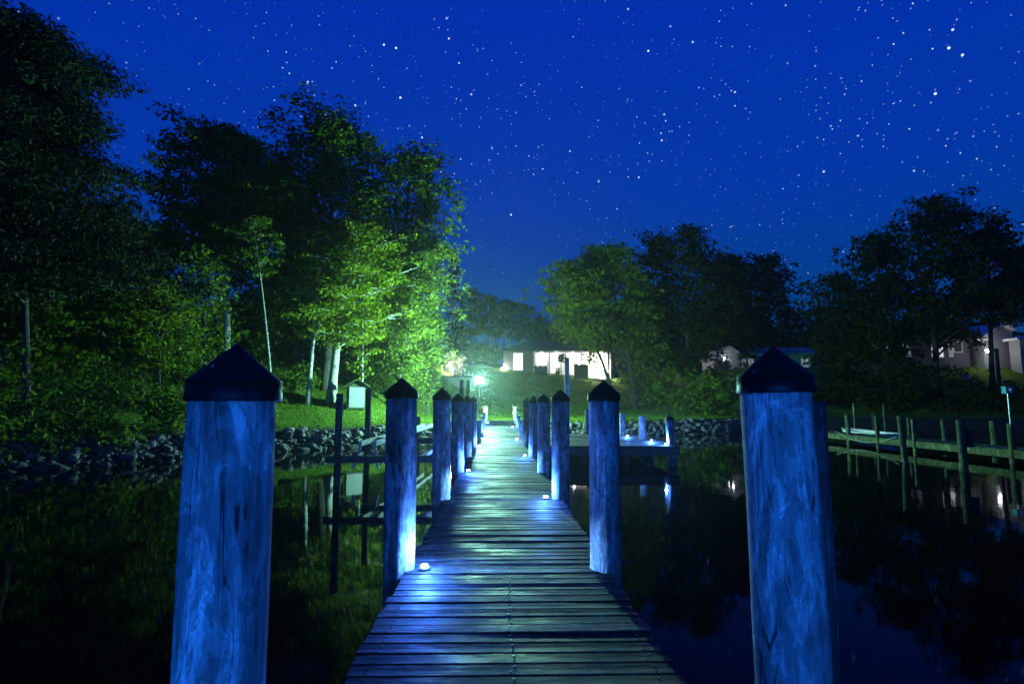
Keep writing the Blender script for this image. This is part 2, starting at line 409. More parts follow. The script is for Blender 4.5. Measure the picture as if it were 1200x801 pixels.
def piling(name, label, x, y, zbase, h, r, mat, cap=True, lean=(0, 0), group=None, seed=0, below=2.6):
    t = thing(name, label, 'piling', (x, y, zbase), 0, group); t.rotation_euler = (lean[1], lean[0], 0)
    o = shaft_mesh(h, r, seed, below).build('shaft', mat, t, smooth=True)
    o.data.polygons[-1].use_smooth = False
    if cap:
        e = r * 1.02 + .003; q = r / .132
        cb = MB(); cb.lathe([(e + .004, -.055 * q), (e + .006, -.052 * q), (e + .003, .006)], 32, (0, 0, h)); cb.lathe([(e + .005, .0065), (e + .004, .009), (.010, .124 * q), (.003, .128 * q)], 32, (0, 0, h))
        co = cb.build('cap', M['cap'], t, smooth=False)
        for p in co.data.polygons: p.use_smooth = True
    return t
# capped posts in pairs along the dock; heights put their caps at eye level
near_l = G(0, 0, 0)
POST = [(1.78, 'nearest'), (5.2, 'second'), (8.9, 'third'), (12.3, 'fourth'), (15.8, 'fifth'), (19.4, 'sixth')]
extra_l = {1.78: 'thick weathered blue-lit piling with a knot, nearest the camera, left dock edge',
           5.2: 'blue-lit capped piling on left dock edge with a glaring deck light at its foot',
           8.9: 'capped dock piling, third from the camera on the left dock edge',
           12.3: 'capped dock piling, fourth from the camera on the left dock edge, light at its foot',
           15.8: 'capped dock piling, fifth from the camera on the left dock edge',
           19.4: 'smallest capped dock piling on the left edge, farthest from the camera'}
extra_r = {2.1: 'thick blue-lit piling with swirling water marks, nearest the camera, right dock edge',
           5.2: 'blue-lit capped piling on right dock edge, second from the camera, streaked grey',
           8.9: 'capped piling on right dock edge, third from the camera, light at its foot',
           12.3: 'capped piling on right dock edge, fourth from the camera, pale strip down its side',
           15.8: 'capped piling on right dock edge, fifth from the camera, light at its foot',
           19.4: 'dark slim capped piling at the right dock edge, beside the platform corner'}
GP = 'capped pilings along the dock edges'
for i, (dd, lab) in enumerate(extra_l.items()):
    x = dcx(dd) - .955 if i else -.864
    piling('dock_piling', lab, x, dd, dz(dd), 1.53 + (.01 * (i % 3)) if i else 1.5, .141 - .002 * i if i else .128, M['post'], True, (R(-.3 if i else 0), 0), GP, 11 + i)
for i, (dd, lab) in enumerate(extra_r.items()):
    x = dcx(dd) + .87 if i else .996
    piling('dock_piling', lab, x, dd, dz(dd), 1.53 - (.012 * (i % 2)), (.139 if i else .123) - .002 * i, M['post'] if i < 5 else M['dark_post'], True, (R(.3 if i else -1.0), 0), GP, 31 + i)
# pair behind the camera carries the lights that shine on the front pair
for s_, w in ((-.955, 'left'), (.9, 'right')):
    piling('dock_piling', 'capped piling behind the camera on the dock\'s %s edge' % w, dcx(-1.9) + s_, -1.9, .66, 1.4, .14, M['post'], True, (0, 0), GP, 60 + int(s_ > 0))
# dark twin piling just behind the right front one, with a wire down it
t = piling('mooring_piling', 'black uncapped piling close behind the nearest right dock piling', 1.245, 2.55, .66, 1.45, .12, M['dark_post'], False, (R(.9), 0), None, 71)
wb = MB(); wb.tube([(-.128, -.02, 1.45), (-.14, -.03, 1.37), (-.128, -.03, 1.2), (-.132, -.03, .6), (-.127, -.03, 0), (-.13, -.03, -.6)], .004, 6); wb.build('wire', M['rope'], t)
# short flat-topped posts on the ramp
for side, sgn in (('left', -1), ('right', 1)):
    for i, dd in enumerate((23.6, 26.6, 29.8, 33.0, 35.9)):
        if side == 'left' and i == 0: h = .75
        else: h = .62 if i < 4 else .85
        ords = ('first', 'second', 'third', 'fourth', 'last')[i]
        piling('ramp_post', '%s short flat-topped post up the ramp on its %s edge' % (ords, side), dcx(dd) + sgn * .93, dd, dz(dd), h, .12, M['post'], False, (0, 0), 'short posts along the dock ramp', 80 + i + 10 * (sgn > 0), 1.6)
# two tall dark poles left of the ramp, a tall pole on the platform
for px, dd, lab in ((541, 22.5, 'tall thin dark pole left of the dock ramp, left one of the pair'), (548.5, 24.5, 'tall thin dark pole left of the dock ramp, right one of the pair')):
    p = P(px, 445, dd); piling('lift_pole', lab, p.x, dd, .66, p.z - .66, .075, M['dark_post'], False, (0, 0), 'tall poles by the ramp', int(px), 2)

def deck_light(label, x, y, z, inward, glow=30, beam=60, name='deck_light', group='small blue-white deck lights', col=(.05, .19, 1.0), beamcol=(.12, .38, 1.0), bl=14):
    t = thing(name, label, 'light', (x, y, z), 0, group)
    b = MB(); b.lathe([(.050, 0), (.054, .006), (.050, .016), (.034, .022)], 20); b.build('body', M['led_body'], t, smooth=True)
    b = MB(); b.lathe([(.031, .0225), (.029, .034), (.020, .043), (.005, .047)], 16); b.build('lens', M['led'], t, smooth=True)
    if glow: light('POINT', 'lamp_glow', (inward * .03, -.04, .19), glow * 4, col, t, .03)
    if beam: light('SPOT', 'lamp_beam', (inward * .07, 0, .085), beam * 11, beamcol, t, .012, 34, (inward, -.02, -.02), 1.0)
    return t
LI = [(5.2, -1, 'glaring deck light at the foot of the second left piling', 40, 60),
      (8.9, 1, 'deck light at the foot of the third right piling', 30, 110),
      (12.3, -1, 'deck light at the foot of the fourth left piling', 30, 110),
      (15.8, 1, 'deck light at the foot of the fifth right piling', 30, 110),
      (19.4, -1, 'deck light at the foot of the farthest left capped piling', 25, 100),
      (22.9, 1, 'deck light at the bottom of the ramp on its right edge', 25, 100),
      (26.6, -1, 'deck light on the left of the ramp by the second post', 20, 80),
      (29.8, 1, 'deck light on the right of the ramp by the third post', 20, 80),
      (33.0, -1, 'deck light on the left near the top of the ramp', 20, 80)]
for dd, s_, lab, g, bm in LI:
    off = .955 if s_ < 0 else .87
    deck_light(lab, dcx(dd) + s_ * (off - .235), dd - .06, dz(dd) + .006, -s_, g, bm)
for s_ in (-1, 1):
    deck_light('deck light behind the camera at the %s piling' % ('left' if s_ < 0 else 'right'), dcx(-1.9) + s_ * .68, -1.80, .667, -s_, 0, 0)
    # a hooded post light on the same piling throws its blue light forward along the dock
    t = thing('post_light', 'blue post light on the %s piling behind the camera' % ('left' if s_ < 0 else 'right'), 'light', (dcx(-1.9) + s_ * .70, -1.74, 1.5), 0, 'post lights behind the camera')
    b = MB(); b.box((-.05, -.05, -.06), (.05, .02, .07)); b.box((-.06, -.05, .071), (.06, .07, .085)); b.build('body', M['led_body'], t)
    b = MB(); b.box((-.04, .023, -.05), (.04, .04, .06)); b.build('lens', M['blueled'], t)
    light('POINT', 'lamp_glow', (0, .12, 0), 440, (.006, .15, 1.0), t, .06)

# ------------------------------------------------------------------ right platform
PY0, PY1, PX0, PX1 = 19.7, 27.6, .62, 5.75
plat = thing('platform', 'wide side platform joined to the right of the dock, three lights on it', 'platform', (3, 23, .66))
b = MB(); y = PY0
while y < PY1:
    z = rnd.uniform(-.004, .004); b.box((PX0 - 3, y - 23, -.038 + z), (PX1 - 3 + rnd.uniform(0, .02), y - 23 + .138, z)); y += .147
b.build('deck_boards', M['deck'], plat)
for yy in (PY0 + .12, (PY0 + PY1) / 2, PY1 - .12):
    b = MB(); b.box((PX0 - 3, yy - 23 - .05, -.32), (PX1 - 3, yy - 23 + .05, -.042)); b.build('beam', M['beam'], plat)
b = MB(); b.box((PX1 - 3 - .2, PY0 - 23 + .19, -.30), (PX1 - 3 - .1, PY1 - 23 - .2, -.045)); b.build('beam', M['beam'], plat)
for i, (xx, yy) in enumerate(((2.5, PY0 + .25), (3.95, PY0 + .25), (2.5, PY1 - .3), (4.0, PY1 - .3), (.9, PY1 - .3), (4.75, PY0 + .26))):
    shaft_mesh(-.05, .13, 200 + i, 2.6, 8, 14).build('support_post', M['dark_post'], plat, (xx - 3, yy - 23, 0), smooth=True)
piling('platform_piling', 'leaning capped piling at the outer near corner of the platform', 5.52, 19.95, .66, .93, .14, M['post'], True, (R(-3), 0), 'pilings round the platform', 301)
p = P(752, 487, 23.6); piling('platform_piling', 'short flat-topped blue-lit piling on the platform edge, behind the middle light', p.x, 23.6, .66, p.z - .66, .135, M['post'], False, (0, 0), 'pilings round the platform', 302)
p = P(729, 484, 27.1); piling('platform_piling', 'short blue-lit piling at the platform\'s outer far corner', p.x, 27.1, .66, p.z - .66, .14, M['post'], False, (0, 0), 'pilings round the platform', 303)
p = P(688, 479, 27.2); piling('platform_piling', 'slim dark capped piling on the far edge of the platform', p.x, 27.2, .66, p.z - .75, .1, M['dark_post'], True, (0, 0), 'pilings round the platform', 304)
p = P(664, 419, 25.5); piling('lift_pole', 'tallest pole, rising from the platform in front of the ranch house', p.x, 25.5, .66, p.z - .66, .1, M['post'], False, (R(.2), 0), 'tall poles by the ramp', 305)
for px, dd, w in ((735, 25.2, 'farthest'), (763, 22.0, 'middle'), (779.5, 20.0, 'nearest')):
    x = P(px, 500, dd).x
    deck_light('blue-white starry light on the platform edge, %s of the three' % w, x, dd, .667, -1, 80, 0, 'deck_light', 'lights on the side platform', (.06, .22, 1.0))

# ------------------------------------------------------------------ boat lift on the left
lift = thing('boat_lift', 'empty timber boat lift left of the dock, beams and pale bunks', 'boat lift', (-4.2, 17, 0))
def L(v): return (v[0] + 4.2, v[1] - 17, v[2])
b = MB(); b.bar(L((-4.6, 14.25, .74)), L((-1.25, 14.25, .74)), .10, .17); b.build('cross_beam', M['beam'], lift)
b = MB(); b.bar(L((-4.5, 17.35, 1.0)), L((-1.35, 17.35, 1.0)), .10, .17); b.build('cross_beam', M['beam'], lift)
for xx in (-4.12, -3.72):
    b = MB(); b.bar(L((xx, 15.6, 1.02)), L((xx + .05, 26.5, 1.10)), .10, .13); b.build('bunk', M['paletimber'], lift)
b = MB(); b.bar(L((-4.12, 15.7, .98)), L((-4.3, 15.7, .35)), .06, .06); b.bar(L((-3.75, 15.7, .98)), L((-3.62, 15.7, .35)), .06, .06); b.build('bunk_bracket', M['paletimber'], lift)
b = MB(); b.bar(L((-2.05, 17.0, .75)), L((-1.85, 17.0, 1.2)), .12, .05); b.bar(L((-2.35, 14.4, .70)), L((-2.0, 17.2, .95)), .09, .09); b.build('brace', M['paletimber'], lift)
for px, dd, top, lab in ((398, 14.0, 461, 'dark outer piling of the boat lift with a pale-edged top, nearest'), (432, 17.2, 455, 'tall dark outer piling of the boat lift, behind the near one')):
    p = P(px, top, dd); piling('lift_piling', lab, p.x, dd, 0, p.z, .085, M['dark_post'], False, (0, 0), 'pilings of the boat lift', int(px), 1.6)
piling('lift_piling', 'far outer piling of the boat lift near the rocks', -4.35, 26.8, 0, 1.5, .09, M['dark_post'], False, (0, 0), 'pilings of the boat lift', 455, 1.6)

# ------------------------------------------------------------------ neighbour's dock on the right
nd = thing('neighbour_dock', 'low mossy finger dock in the cove at right, on pilings', 'dock', (18.2, 24, .48))
b = MB(); y = 14.0
while y < 36: b.box((-.75, y - 24, -.04 + rnd.uniform(0, .006)), (.75, y - 24 + .14, rnd.uniform(.004, .01))); y += .15
b.build('deck_boards', M['green_post'], nd)
for xx in (-.74, .62):
    b = MB(); b.box((xx, -10, -.27), (xx + .09, 12, -.045)); b.build('stringer', M['green_post'], nd)
GN = 'green-lit pilings of the neighbouring dock'
for i, (px, top, dd, r, lab) in enumerate((
    (993, 486, 30, .15, 'mossy piling with a pale top at the far end of the neighbouring dock'),
    (1000, 472, 34, .07, 'thin pale pole beyond the neighbouring dock, leftmost of the thin ones'),
    (1022, 483, 34, .07, 'short thin pole between two taller ones beyond the neighbouring dock'),
    (1035, 473, 33.5, .08, 'thin pale pole beyond the neighbouring dock, right of the short one'),
    (1027, 487, 27.5, .13, 'mossy piling on the near side of the neighbouring dock, second from its far end'),
    (1057, 487, 20.6, .14, 'leaning mossy mooring piling in open water before the neighbouring dock'),
    (1064, 489, 28, .11, 'slim piling close behind the leaning mooring piling'),
    (1070, 491, 25, .11, 'slim bent-looking piling just right of the leaning mooring piling'),
    (1105, 491, 27, .13, 'short piling on the far side of the neighbouring dock'),
    (1125, 492, 18, .16, 'thickest mossy piling with a dark board on it, before the neighbouring dock'),
    (1163, 493, 25, .16, 'stout flat-topped piling on the far side of the neighbouring dock'),
    (1184, 496, 20.2, .15, 'mossy piling at the frame\'s right on the neighbouring dock'))):
    p = P(px, top, dd)
    t = piling('mooring_piling', lab, p.x, dd, 0, p.z, r * .72, M['green_post'], False, (R(-2.5) if px == 1057 else R(rnd.uniform(-1, 1)), 0), GN, px, 1.6)
    if px == 1125:
        b = MB(); b.box((.12, -.12, .75), (.30, -.03, 1.30)); b.build('board', M['darkthing'], t)
b = MB(); pts = []
for i in range(17):
    t_ = i / 16; pts.append((17.4 - 1.2 * t_ * 0, 31 - 5 * t_, .62 - .42 * math.sin(math.pi * t_)))
b.tube(pts, .013, 6); tag(b.build('mooring_rope', M['rope']), 'pale rope sagging between two pilings of the neighbouring dock', 'rope')
sk = thing('rowing_boat', 'low pale open boat tied behind the neighbouring dock', 'boat', (19.6, 32.0, .05), R(4))
def hull(w, z, n=14, L_=3.9):
    pts = []
    for i in range(n + 1):
        t_ = i / n; pts.append((w * (1 - (abs(t_ - .42) / .58 if t_ > .42 else (.42 - t_) / .9) ** 2.2), L_ * (t_ - .5), z + .14 * t_ * t_))
    return pts
b = MB(); top = hull(.68, .48); bot = hull(.45, .0, L_=3.5); n = len(top)
vs = [(-x, y, z) for x, y, z in top] + [(x, y, z) for x, y, z in top] + [(-x, y, z) for x, y, z in bot] + [(x, y, z) for x, y, z in bot]
fs = []
for i in range(n - 1):
    fs += [(i, i + 1, 2 * n + i + 1, 2 * n + i), (n + i + 1, n + i, 3 * n + i, 3 * n + i + 1), (2 * n + i, 2 * n + i + 1, 3 * n + i + 1, 3 * n + i)]
fs.append((0, 2 * n, 3 * n, n)); b.add(vs, fs); b.build('hull', M['white'], sk)
b = MB(); b.tube([(-x, y, z) for x, y, z in top], .03, 6); b.tube(top, .03, 6); b.build('gunwale', M['paletimber'], sk)
for yy in (-.9, .5):
    b = MB(); b.box((-.56, yy, .33), (.56, yy + .25, .36)); b.build('seat', M['paletimber'], sk)
p = P(1181, 462, 26)
t = thing('dock_pedestal', 'small teal box on a slim pole over the neighbouring dock', 'pedestal', (p.x, 26, 0))
b = MB(); b.tube([(0, 0, -1), (0, 0, p.z + .05)], .035, 8); b.build('pole', M['steel'], t)
b = MB(); b.box((-.17, -.12, p.z + .05), (.17, .12, p.z + .33)); b.box((-.2, -.15, p.z + .333), (.2, .15, p.z + .36)); b.build('box', M['tealbox'], t)
b = MB(); b.box((-.03, -.135, p.z + .16), (.05, -.123, p.z + .27)); b.build('pane', M['windim'], t)

# ------------------------------------------------------------------ rocks
def rock_mesh(seed):
    rr = random.Random(seed)
    import bmesh
    bm = bmesh.new(); bmesh.ops.create_icosphere(bm, subdivisions=2, radius=1)
    o = Vector((rr.uniform(0, 99), rr.uniform(0, 99), rr.uniform(0, 99)))
    sc = Vector((rr.uniform(.8, 1.3), rr.uniform(.7, 1.0), rr.uniform(.5, .8)))
    for v in bm.verts:
        c = v.co.copy(); k = 1 + .35 * mnoise.noise(c * 1.1 + o) + .12 * mnoise.noise(c * 3 + o)
        for q in range(5): k = min(k, (.60 + .1 * q) / max(.2, abs(c.dot(Vector((math.cos(seed + q * 2), math.sin(seed * 2 + q), math.cos(seed * 3 + q * 1.7))).normalized()))))
        v.co = Vector((c.x * sc.x, c.y * sc.y, c.z * sc.z)) * k
    me = bpy.data.meshes.new('rock'); bm.to_mesh(me); bm.free(); me.materials.append(M['rock']); return me
RM = [rock_mesh(900 + i) for i in range(7)]
nr = np.random.default_rng(5); spots = []
for i in range(4, 13):
    ax, ay, bx, by = SX[i - 1], SY[i - 1], SX[i], SY[i]
    ln = math.hypot(bx - ax, by - ay); n = int(ln * 105)
    for k in range(n):
        t_ = nr.random(); s_ = nr.uniform(-.35, 1.4); x = ax + (bx - ax) * t_ - (by - ay) / ln * s_; y = ay + (by - ay) * t_ + (bx - ax) / ln * s_
        if abs(x - dcx(y)) < 1.0: continue
        r_ = float(np.clip(nr.lognormal(-2.6, .62), .04, .34)); spots.append((x, y, max(tz(x, y), -.12) + r_ * .25, r_, nr.uniform(0, 6.28), nr.uniform(-.5, .5), int(nr.integers(0, 7))))
spots.sort(key=lambda q: -q[3] / math.hypot(q[0], q[1]))
rv, rf = [], []; base = 0
arrs = [(np.array([v.co[:] for v in m.vertices]), np.array([p.vertices[:] for p in m.polygons])) for m in RM]
for i, (x, y, z, r_, rz, rx, k) in enumerate(spots):
    if i < 300:
        o = bpy.data.objects.new('rock', RM[k]); C.objects.link(o); o.location = (x, y, z); o.scale = (r_,) * 3; o.rotation_euler = (rx, rx * .7, rz)
        tag(o, 'grey riprap rock heaped on the bank at the waterline', 'rock', 'riprap rocks along the waterline')
    else:
        v, f = arrs[k]; c_, s_ = math.cos(rz), math.sin(rz)
        w = np.stack([v[:, 0] * c_ - v[:, 1] * s_, v[:, 0] * s_ + v[:, 1] * c_, v[:, 2] + v[:, 0] * rx * .3], -1) * r_ + np.array([x, y, z])
        rv.append(w); rf.append(f + base); base += len(v)
setkind(link('rocks', quadmesh('rocks', np.concatenate(rv), np.concatenate(rf)), M['rock']), 'stuff')

# grass blades on the near lawns
def grass():
    g = np.random.default_rng(8); n = 190000
    y = 26 + 54 * g.random(n) ** 1.25; x = g.uniform(-14, 18, n); s_ = sdist(x, y); k = (s_ > 1.5) & (np.abs(x - (.075 - .0225 * y)) > .95 - (y > 36.6))
    x, y = x[k], y[k]; z = terr(x, y); n = len(x); a = g.uniform(0, 6.28, n); h = g.uniform(.04, .11, n); w = g.uniform(.012, .035, n) * (1 + (y - 26) / 40)
    lx, ly = g.normal(0, .04, n), g.normal(0, .04, n)
    v = np.stack([np.stack([x - w * np.cos(a), y - w * np.sin(a), z - .02], -1), np.stack([x + w * np.cos(a), y + w * np.sin(a), z - .02], -1), np.stack([x + lx, y + ly, z + h], -1)], 1).reshape(-1, 3)
    setkind(link('grass', quadmesh('grass', v, np.arange(len(v)).reshape(-1, 3)), M['grass']), 'stuff')
grass()

# ------------------------------------------------------------------ trees
def leaves(g, centers, radii, per, size, flat, asp=.6, droop=0.0):
    n = len(centers); cnt = np.maximum(6, (per * radii ** 2)).astype(int); idx = np.repeat(np.arange(n), cnt); m = len(idx)
    dirs = g.normal(size=(m, 3)); dirs /= np.linalg.norm(dirs, axis=1, keepdims=True) + 1e-9
    rad = radii[idx, None] * g.random((m, 1)) ** .45
    off = dirs * rad; off[:, 2] *= flat
    if droop: off[:, 2] -= droop * np.abs(g.random(m)) * radii[idx]
    pos = centers[idx] + off
    nrm = dirs * .7 + np.array([0, 0, .75]) + g.normal(size=(m, 3)) * .55; nrm /= np.linalg.norm(nrm, axis=1, keepdims=True)
    rv = g.normal(size=(m, 3)); u = np.cross(nrm, rv); u /= np.linalg.norm(u, axis=1, keepdims=True) + 1e-9; w = np.cross(nrm, u)
    sz = size * g.uniform(.6, 1.35, (m, 1)); a = u * sz; b = w * sz * asp
    fold = nrm * sz * .18
    v = np.stack([pos - a, pos - b * .9 + fold, pos + a * 1.1, pos + b * .9 + fold], 1).reshape(-1, 3)
    return v, np.arange(len(v)).reshape(-1, 4)

def tree(name, label, cat, px, d, top, cpx, hw, bot, style='broad', leaf='leaf', bark='bark', seed=1, group=None, trunk_px=None, dens=1.0, size=None, limbs=None, tr=None, y_base=None):
    """px: pixel column of the trunk foot; top/bot: crown top and bottom rows; cpx/hw: crown centre column and half width."""
    g = np.random.default_rng(seed); rr = random.Random(seed)
    foot = P(px, 472, d); x0, y0 = foot.x, d; z0 = tz(x0, y0) - .08
    ztop = P(cpx, top, d).z - z0; zbot = P(cpx, bot, d).z - z0; cx = P(cpx, 300, d).x * 1.0 - x0
    # the picture column of a high point bends with pitch: use the row of the crown's middle
    cx = P(cpx, (top + bot) / 2, d).x - x0
    Rr = hw / 667.0 * d * .97; H = ztop; zbot = max(.35, zbot); hc = (ztop - zbot) / 2; zc = (ztop + zbot) / 2
    shrub = style == 'shrub'
    if tr is None: tr = max(.05, H * .0155) if not shrub else .035
    t = thing(name, label, cat, (x0, y0, z0), 0, group)
    mb = MB(); pts = []; rads = []
    nseg = 9; hz = H * .93 if not shrub else H * .6
    wx, wy = rr.uniform(-1, 1), rr.uniform(-1, 1)
    def trunk_at(q):
        bend = q ** 1.3
        return Vector((cx * bend + .018 * H * wx * math.sin(3.3 * q + wx), .02 * H * wy * math.sin(2.7 * q + wy), q * hz))
    for i in range(nseg + 1):
        q = i / nseg; pts.append(trunk_at(q)); rads.append(tr * (1.25 if i == 0 else 1) * (1 - .86 * q))
    if not shrub: mb.tube(pts, rads, 9)
    C_, Rd = [], []
    nl = limbs or (int(12 + Rr * 2.2) if not shrub else int(7 + Rr * 3))
    dens = dens * 2.1
    for i in range(nl):
        q = (i + .5) / nl; az = i * 2.39996 + rr.uniform(-.5, .5)
        zz = -1 + 2 * q
        if style == 'pine': zz = -1 + 2 * q ** .8
        hr = math.sqrt(max(.05, 1 - zz * zz)) if style not in ('pine', 'cedar') else max(.18, (1 - (q ** 1.4)) * .9 + .15)
        if style == 'broad' and zz < 0: hr = max(hr, .72)
        k = rr.uniform(.72, 1.02)
        tgt = Vector((cx + math.cos(az) * hr * Rr * k, math.sin(az) * hr * Rr * k * .9, zc + zz * hc * rr.uniform(.86, .98)))
        hd = math.hypot(tgt.x - cx, tgt.y)
        zs = tgt.z - hd * rr.uniform(.35, .9) if style not in ('cedar', 'pine') else tgt.z - hd * rr.uniform(-.05, .25)
        zs = min(max(zs, zbot * .55 if not shrub else 0.02), hz * .97); q0 = zs / hz
        st = trunk_at(q0) if not shrub else Vector((rr.uniform(-.15, .15), rr.uniform(-.15, .15), 0))
        mid = st.lerp(tgt, .5) + Vector((0, 0, hd * rr.uniform(.02, .14))) + Vector((rr.uniform(-.1, .1) * hd, rr.uniform(-.1, .1) * hd, 0))
        lr = tr * (1 - .8 * q0) * .42 + .008
        L_ = [st, st.lerp(mid, .5) + Vector((0, 0, .02 * hd)), mid, mid.lerp(tgt, .5) + Vector((0, 0, .04 * hd)), tgt]
        mb.tube(L_, [lr, lr * .8, lr * .6, lr * .38, lr * .15], 6 if d < 45 else 4, False)
        ncl = 5 if d < 45 else 4
        if shrub: ncl = 4
        for j in range(ncl):
            u = .42 + .6 * j / (ncl - 1)
            pp = (mid.lerp(tgt, (u - .5) * 2) if u > .5 else st.lerp(mid, u * 2))
            spread = Rr * (.20 if style != 'cedar' else .22)
            c = pp + Vector((rr.gauss(0, spread), rr.gauss(0, spread), rr.gauss(0, spread * (.55 if style not in ('cedar', 'layer') else .15))))
            if c.z > ztop: c.z = ztop - rr.uniform(0, .2) * hc
            if d < 45: mb.tube([pp, pp.lerp(c, .5) + Vector((0, 0, .03)), c], [lr * .3, lr * .2, .006], 4, False)
            C_.append(c[:]); Rd.append(Rr * rr.uniform(.17, .31) * (.75 if j == ncl - 1 else 1))
        for j in range(3 if not shrub else 1):                        # inner sprays that close the crown
            a2 = az + rr.uniform(-.7, .7); k2 = rr.uniform(.15, .8) * hr * Rr
            C_.append((cx * (tgt.z / max(ztop, 1)) ** .6 + math.cos(a2) * k2, math.sin(a2) * k2, min(tgt.z + rr.gauss(0, .1) * hc, ztop - .1 * hc))); Rd.append(Rr * rr.uniform(.2, .33))
    C_ = np.array(C_); Rd = np.array(Rd)
    flat = {'broad': .62, 'layer': .34, 'cedar': .24, 'pine': .4, 'shrub': .75, 'weep': .9}[style]
    sz = size or max(.11, d * .0042)
    per = dens * .62 / (sz * sz)
    v, f = leaves(g, C_, Rd, per, sz, flat, .6 if leaf != 'needle' else .35, .8 if style == 'weep' else 0)
    if mb.v: mb.build('trunk' if not shrub else 'stems', M[bark], t, smooth=True)
    o = link('crown' if not shrub else 'foliage', quadmesh('crown', v, f), M[leaf], t)
    return t
NT = 'trees on the left bank'
tree('cedar_tree', 'huge dark layered tree filling the upper left corner', 'tree', 30, 21, 34, 14, 178, 345, 'cedar', 'needle', 'bark', 3, NT, dens=1.5, limbs=46, size=.125, tr=.15)
tree('broadleaf_tree', 'small dark round-headed tree just right of the huge corner tree', 'tree', 118, 25, 246, 122, 52, 420, 'cedar', 'leaf', 'bark', 4, NT, dens=1.2, limbs=26)
tree('broadleaf_tree', 'tall open-crowned tree with spreading bare limbs, left of the lit clump', 'tree', 262, 35, 144, 254, 92, 310, 'layer', 'leaf', 'lightbark', 5, NT, dens=1.0, limbs=30)
tree('broadleaf_tree', 'tallest dark tree rising behind the bright green maple', 'tree', 378, 37.5, 136, 388, 94, 330, 'broad', 'leaf', 'bark', 6, NT, dens=.95, limbs=34)
tree('broadleaf_tree', 'tall tree at the right end of the left clump, right side lit green', 'tree', 466, 39, 168, 482, 66, 345, 'broad', 'leaf', 'bark', 7, NT, dens=.8, limbs=30)
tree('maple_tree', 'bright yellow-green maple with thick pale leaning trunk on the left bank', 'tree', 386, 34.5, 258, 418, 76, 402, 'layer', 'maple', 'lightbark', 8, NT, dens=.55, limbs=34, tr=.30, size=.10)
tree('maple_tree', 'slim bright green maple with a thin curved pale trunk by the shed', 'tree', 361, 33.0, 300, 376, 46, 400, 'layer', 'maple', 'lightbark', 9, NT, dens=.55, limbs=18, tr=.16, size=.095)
tree('willow_tree', 'dense drooping green tree at the right end of the left bank, lit brightly', 'tree', 464, 37, 265, 494, 50, 440, 'weep', 'fine', 'bark', 10, NT, dens=.95, limbs=36, tr=.17, size=.10)
tree('broadleaf_tree', 'thin pale bent trunk with a sparse small crown in the left thicket', 'tree', 320, 29.5, 252, 297, 40, 322, 'layer', 'leaf', 'lightbark', 11, NT, dens=.6, limbs=12, tr=.085)
tree('broadleaf_tree', 'dark filler tree behind the thin pale bent trunk', 'tree', 305, 44, 205, 310, 85, 455, 'broad', 'leaf', 'bark', 12, NT, dens=1.1, limbs=34)
tree('broadleaf_tree', 'ivy-green column of a tree above the left bank shrubs', 'tree', 240, 28, 285, 232, 42, 470, 'weep', 'shrub', 'bark', 13, NT, dens=.75, limbs=24)
tree('broadleaf_tree', 'dark tree low behind the huge corner tree', 'tree', 50, 31, 262, 60, 95, 480, 'broad', 'leaf', 'bark', 14, NT, dens=1.2, limbs=30)
tree('broadleaf_tree', 'dark tree between the corner tree and the open-crowned tree', 'tree', 175, 38, 262, 180, 62, 470, 'broad', 'leaf', 'bark', 15, NT, dens=1.2, limbs=28)
tree('broadleaf_tree', 'dark bushy tree deep behind the maples', 'tree', 420, 48, 260, 420, 90, 462, 'broad', 'leaf', 'bark', 16, NT, dens=1.1, limbs=30)
tree('sapling', 'thin straight sapling right of the thick maple trunk', 'tree', 424, 33.5, 340, 424, 26, 440, 'layer', 'maple', 'lightbark', 17, NT, dens=.6, limbs=12, tr=.06)
NS = 'shrubs along the left bank'
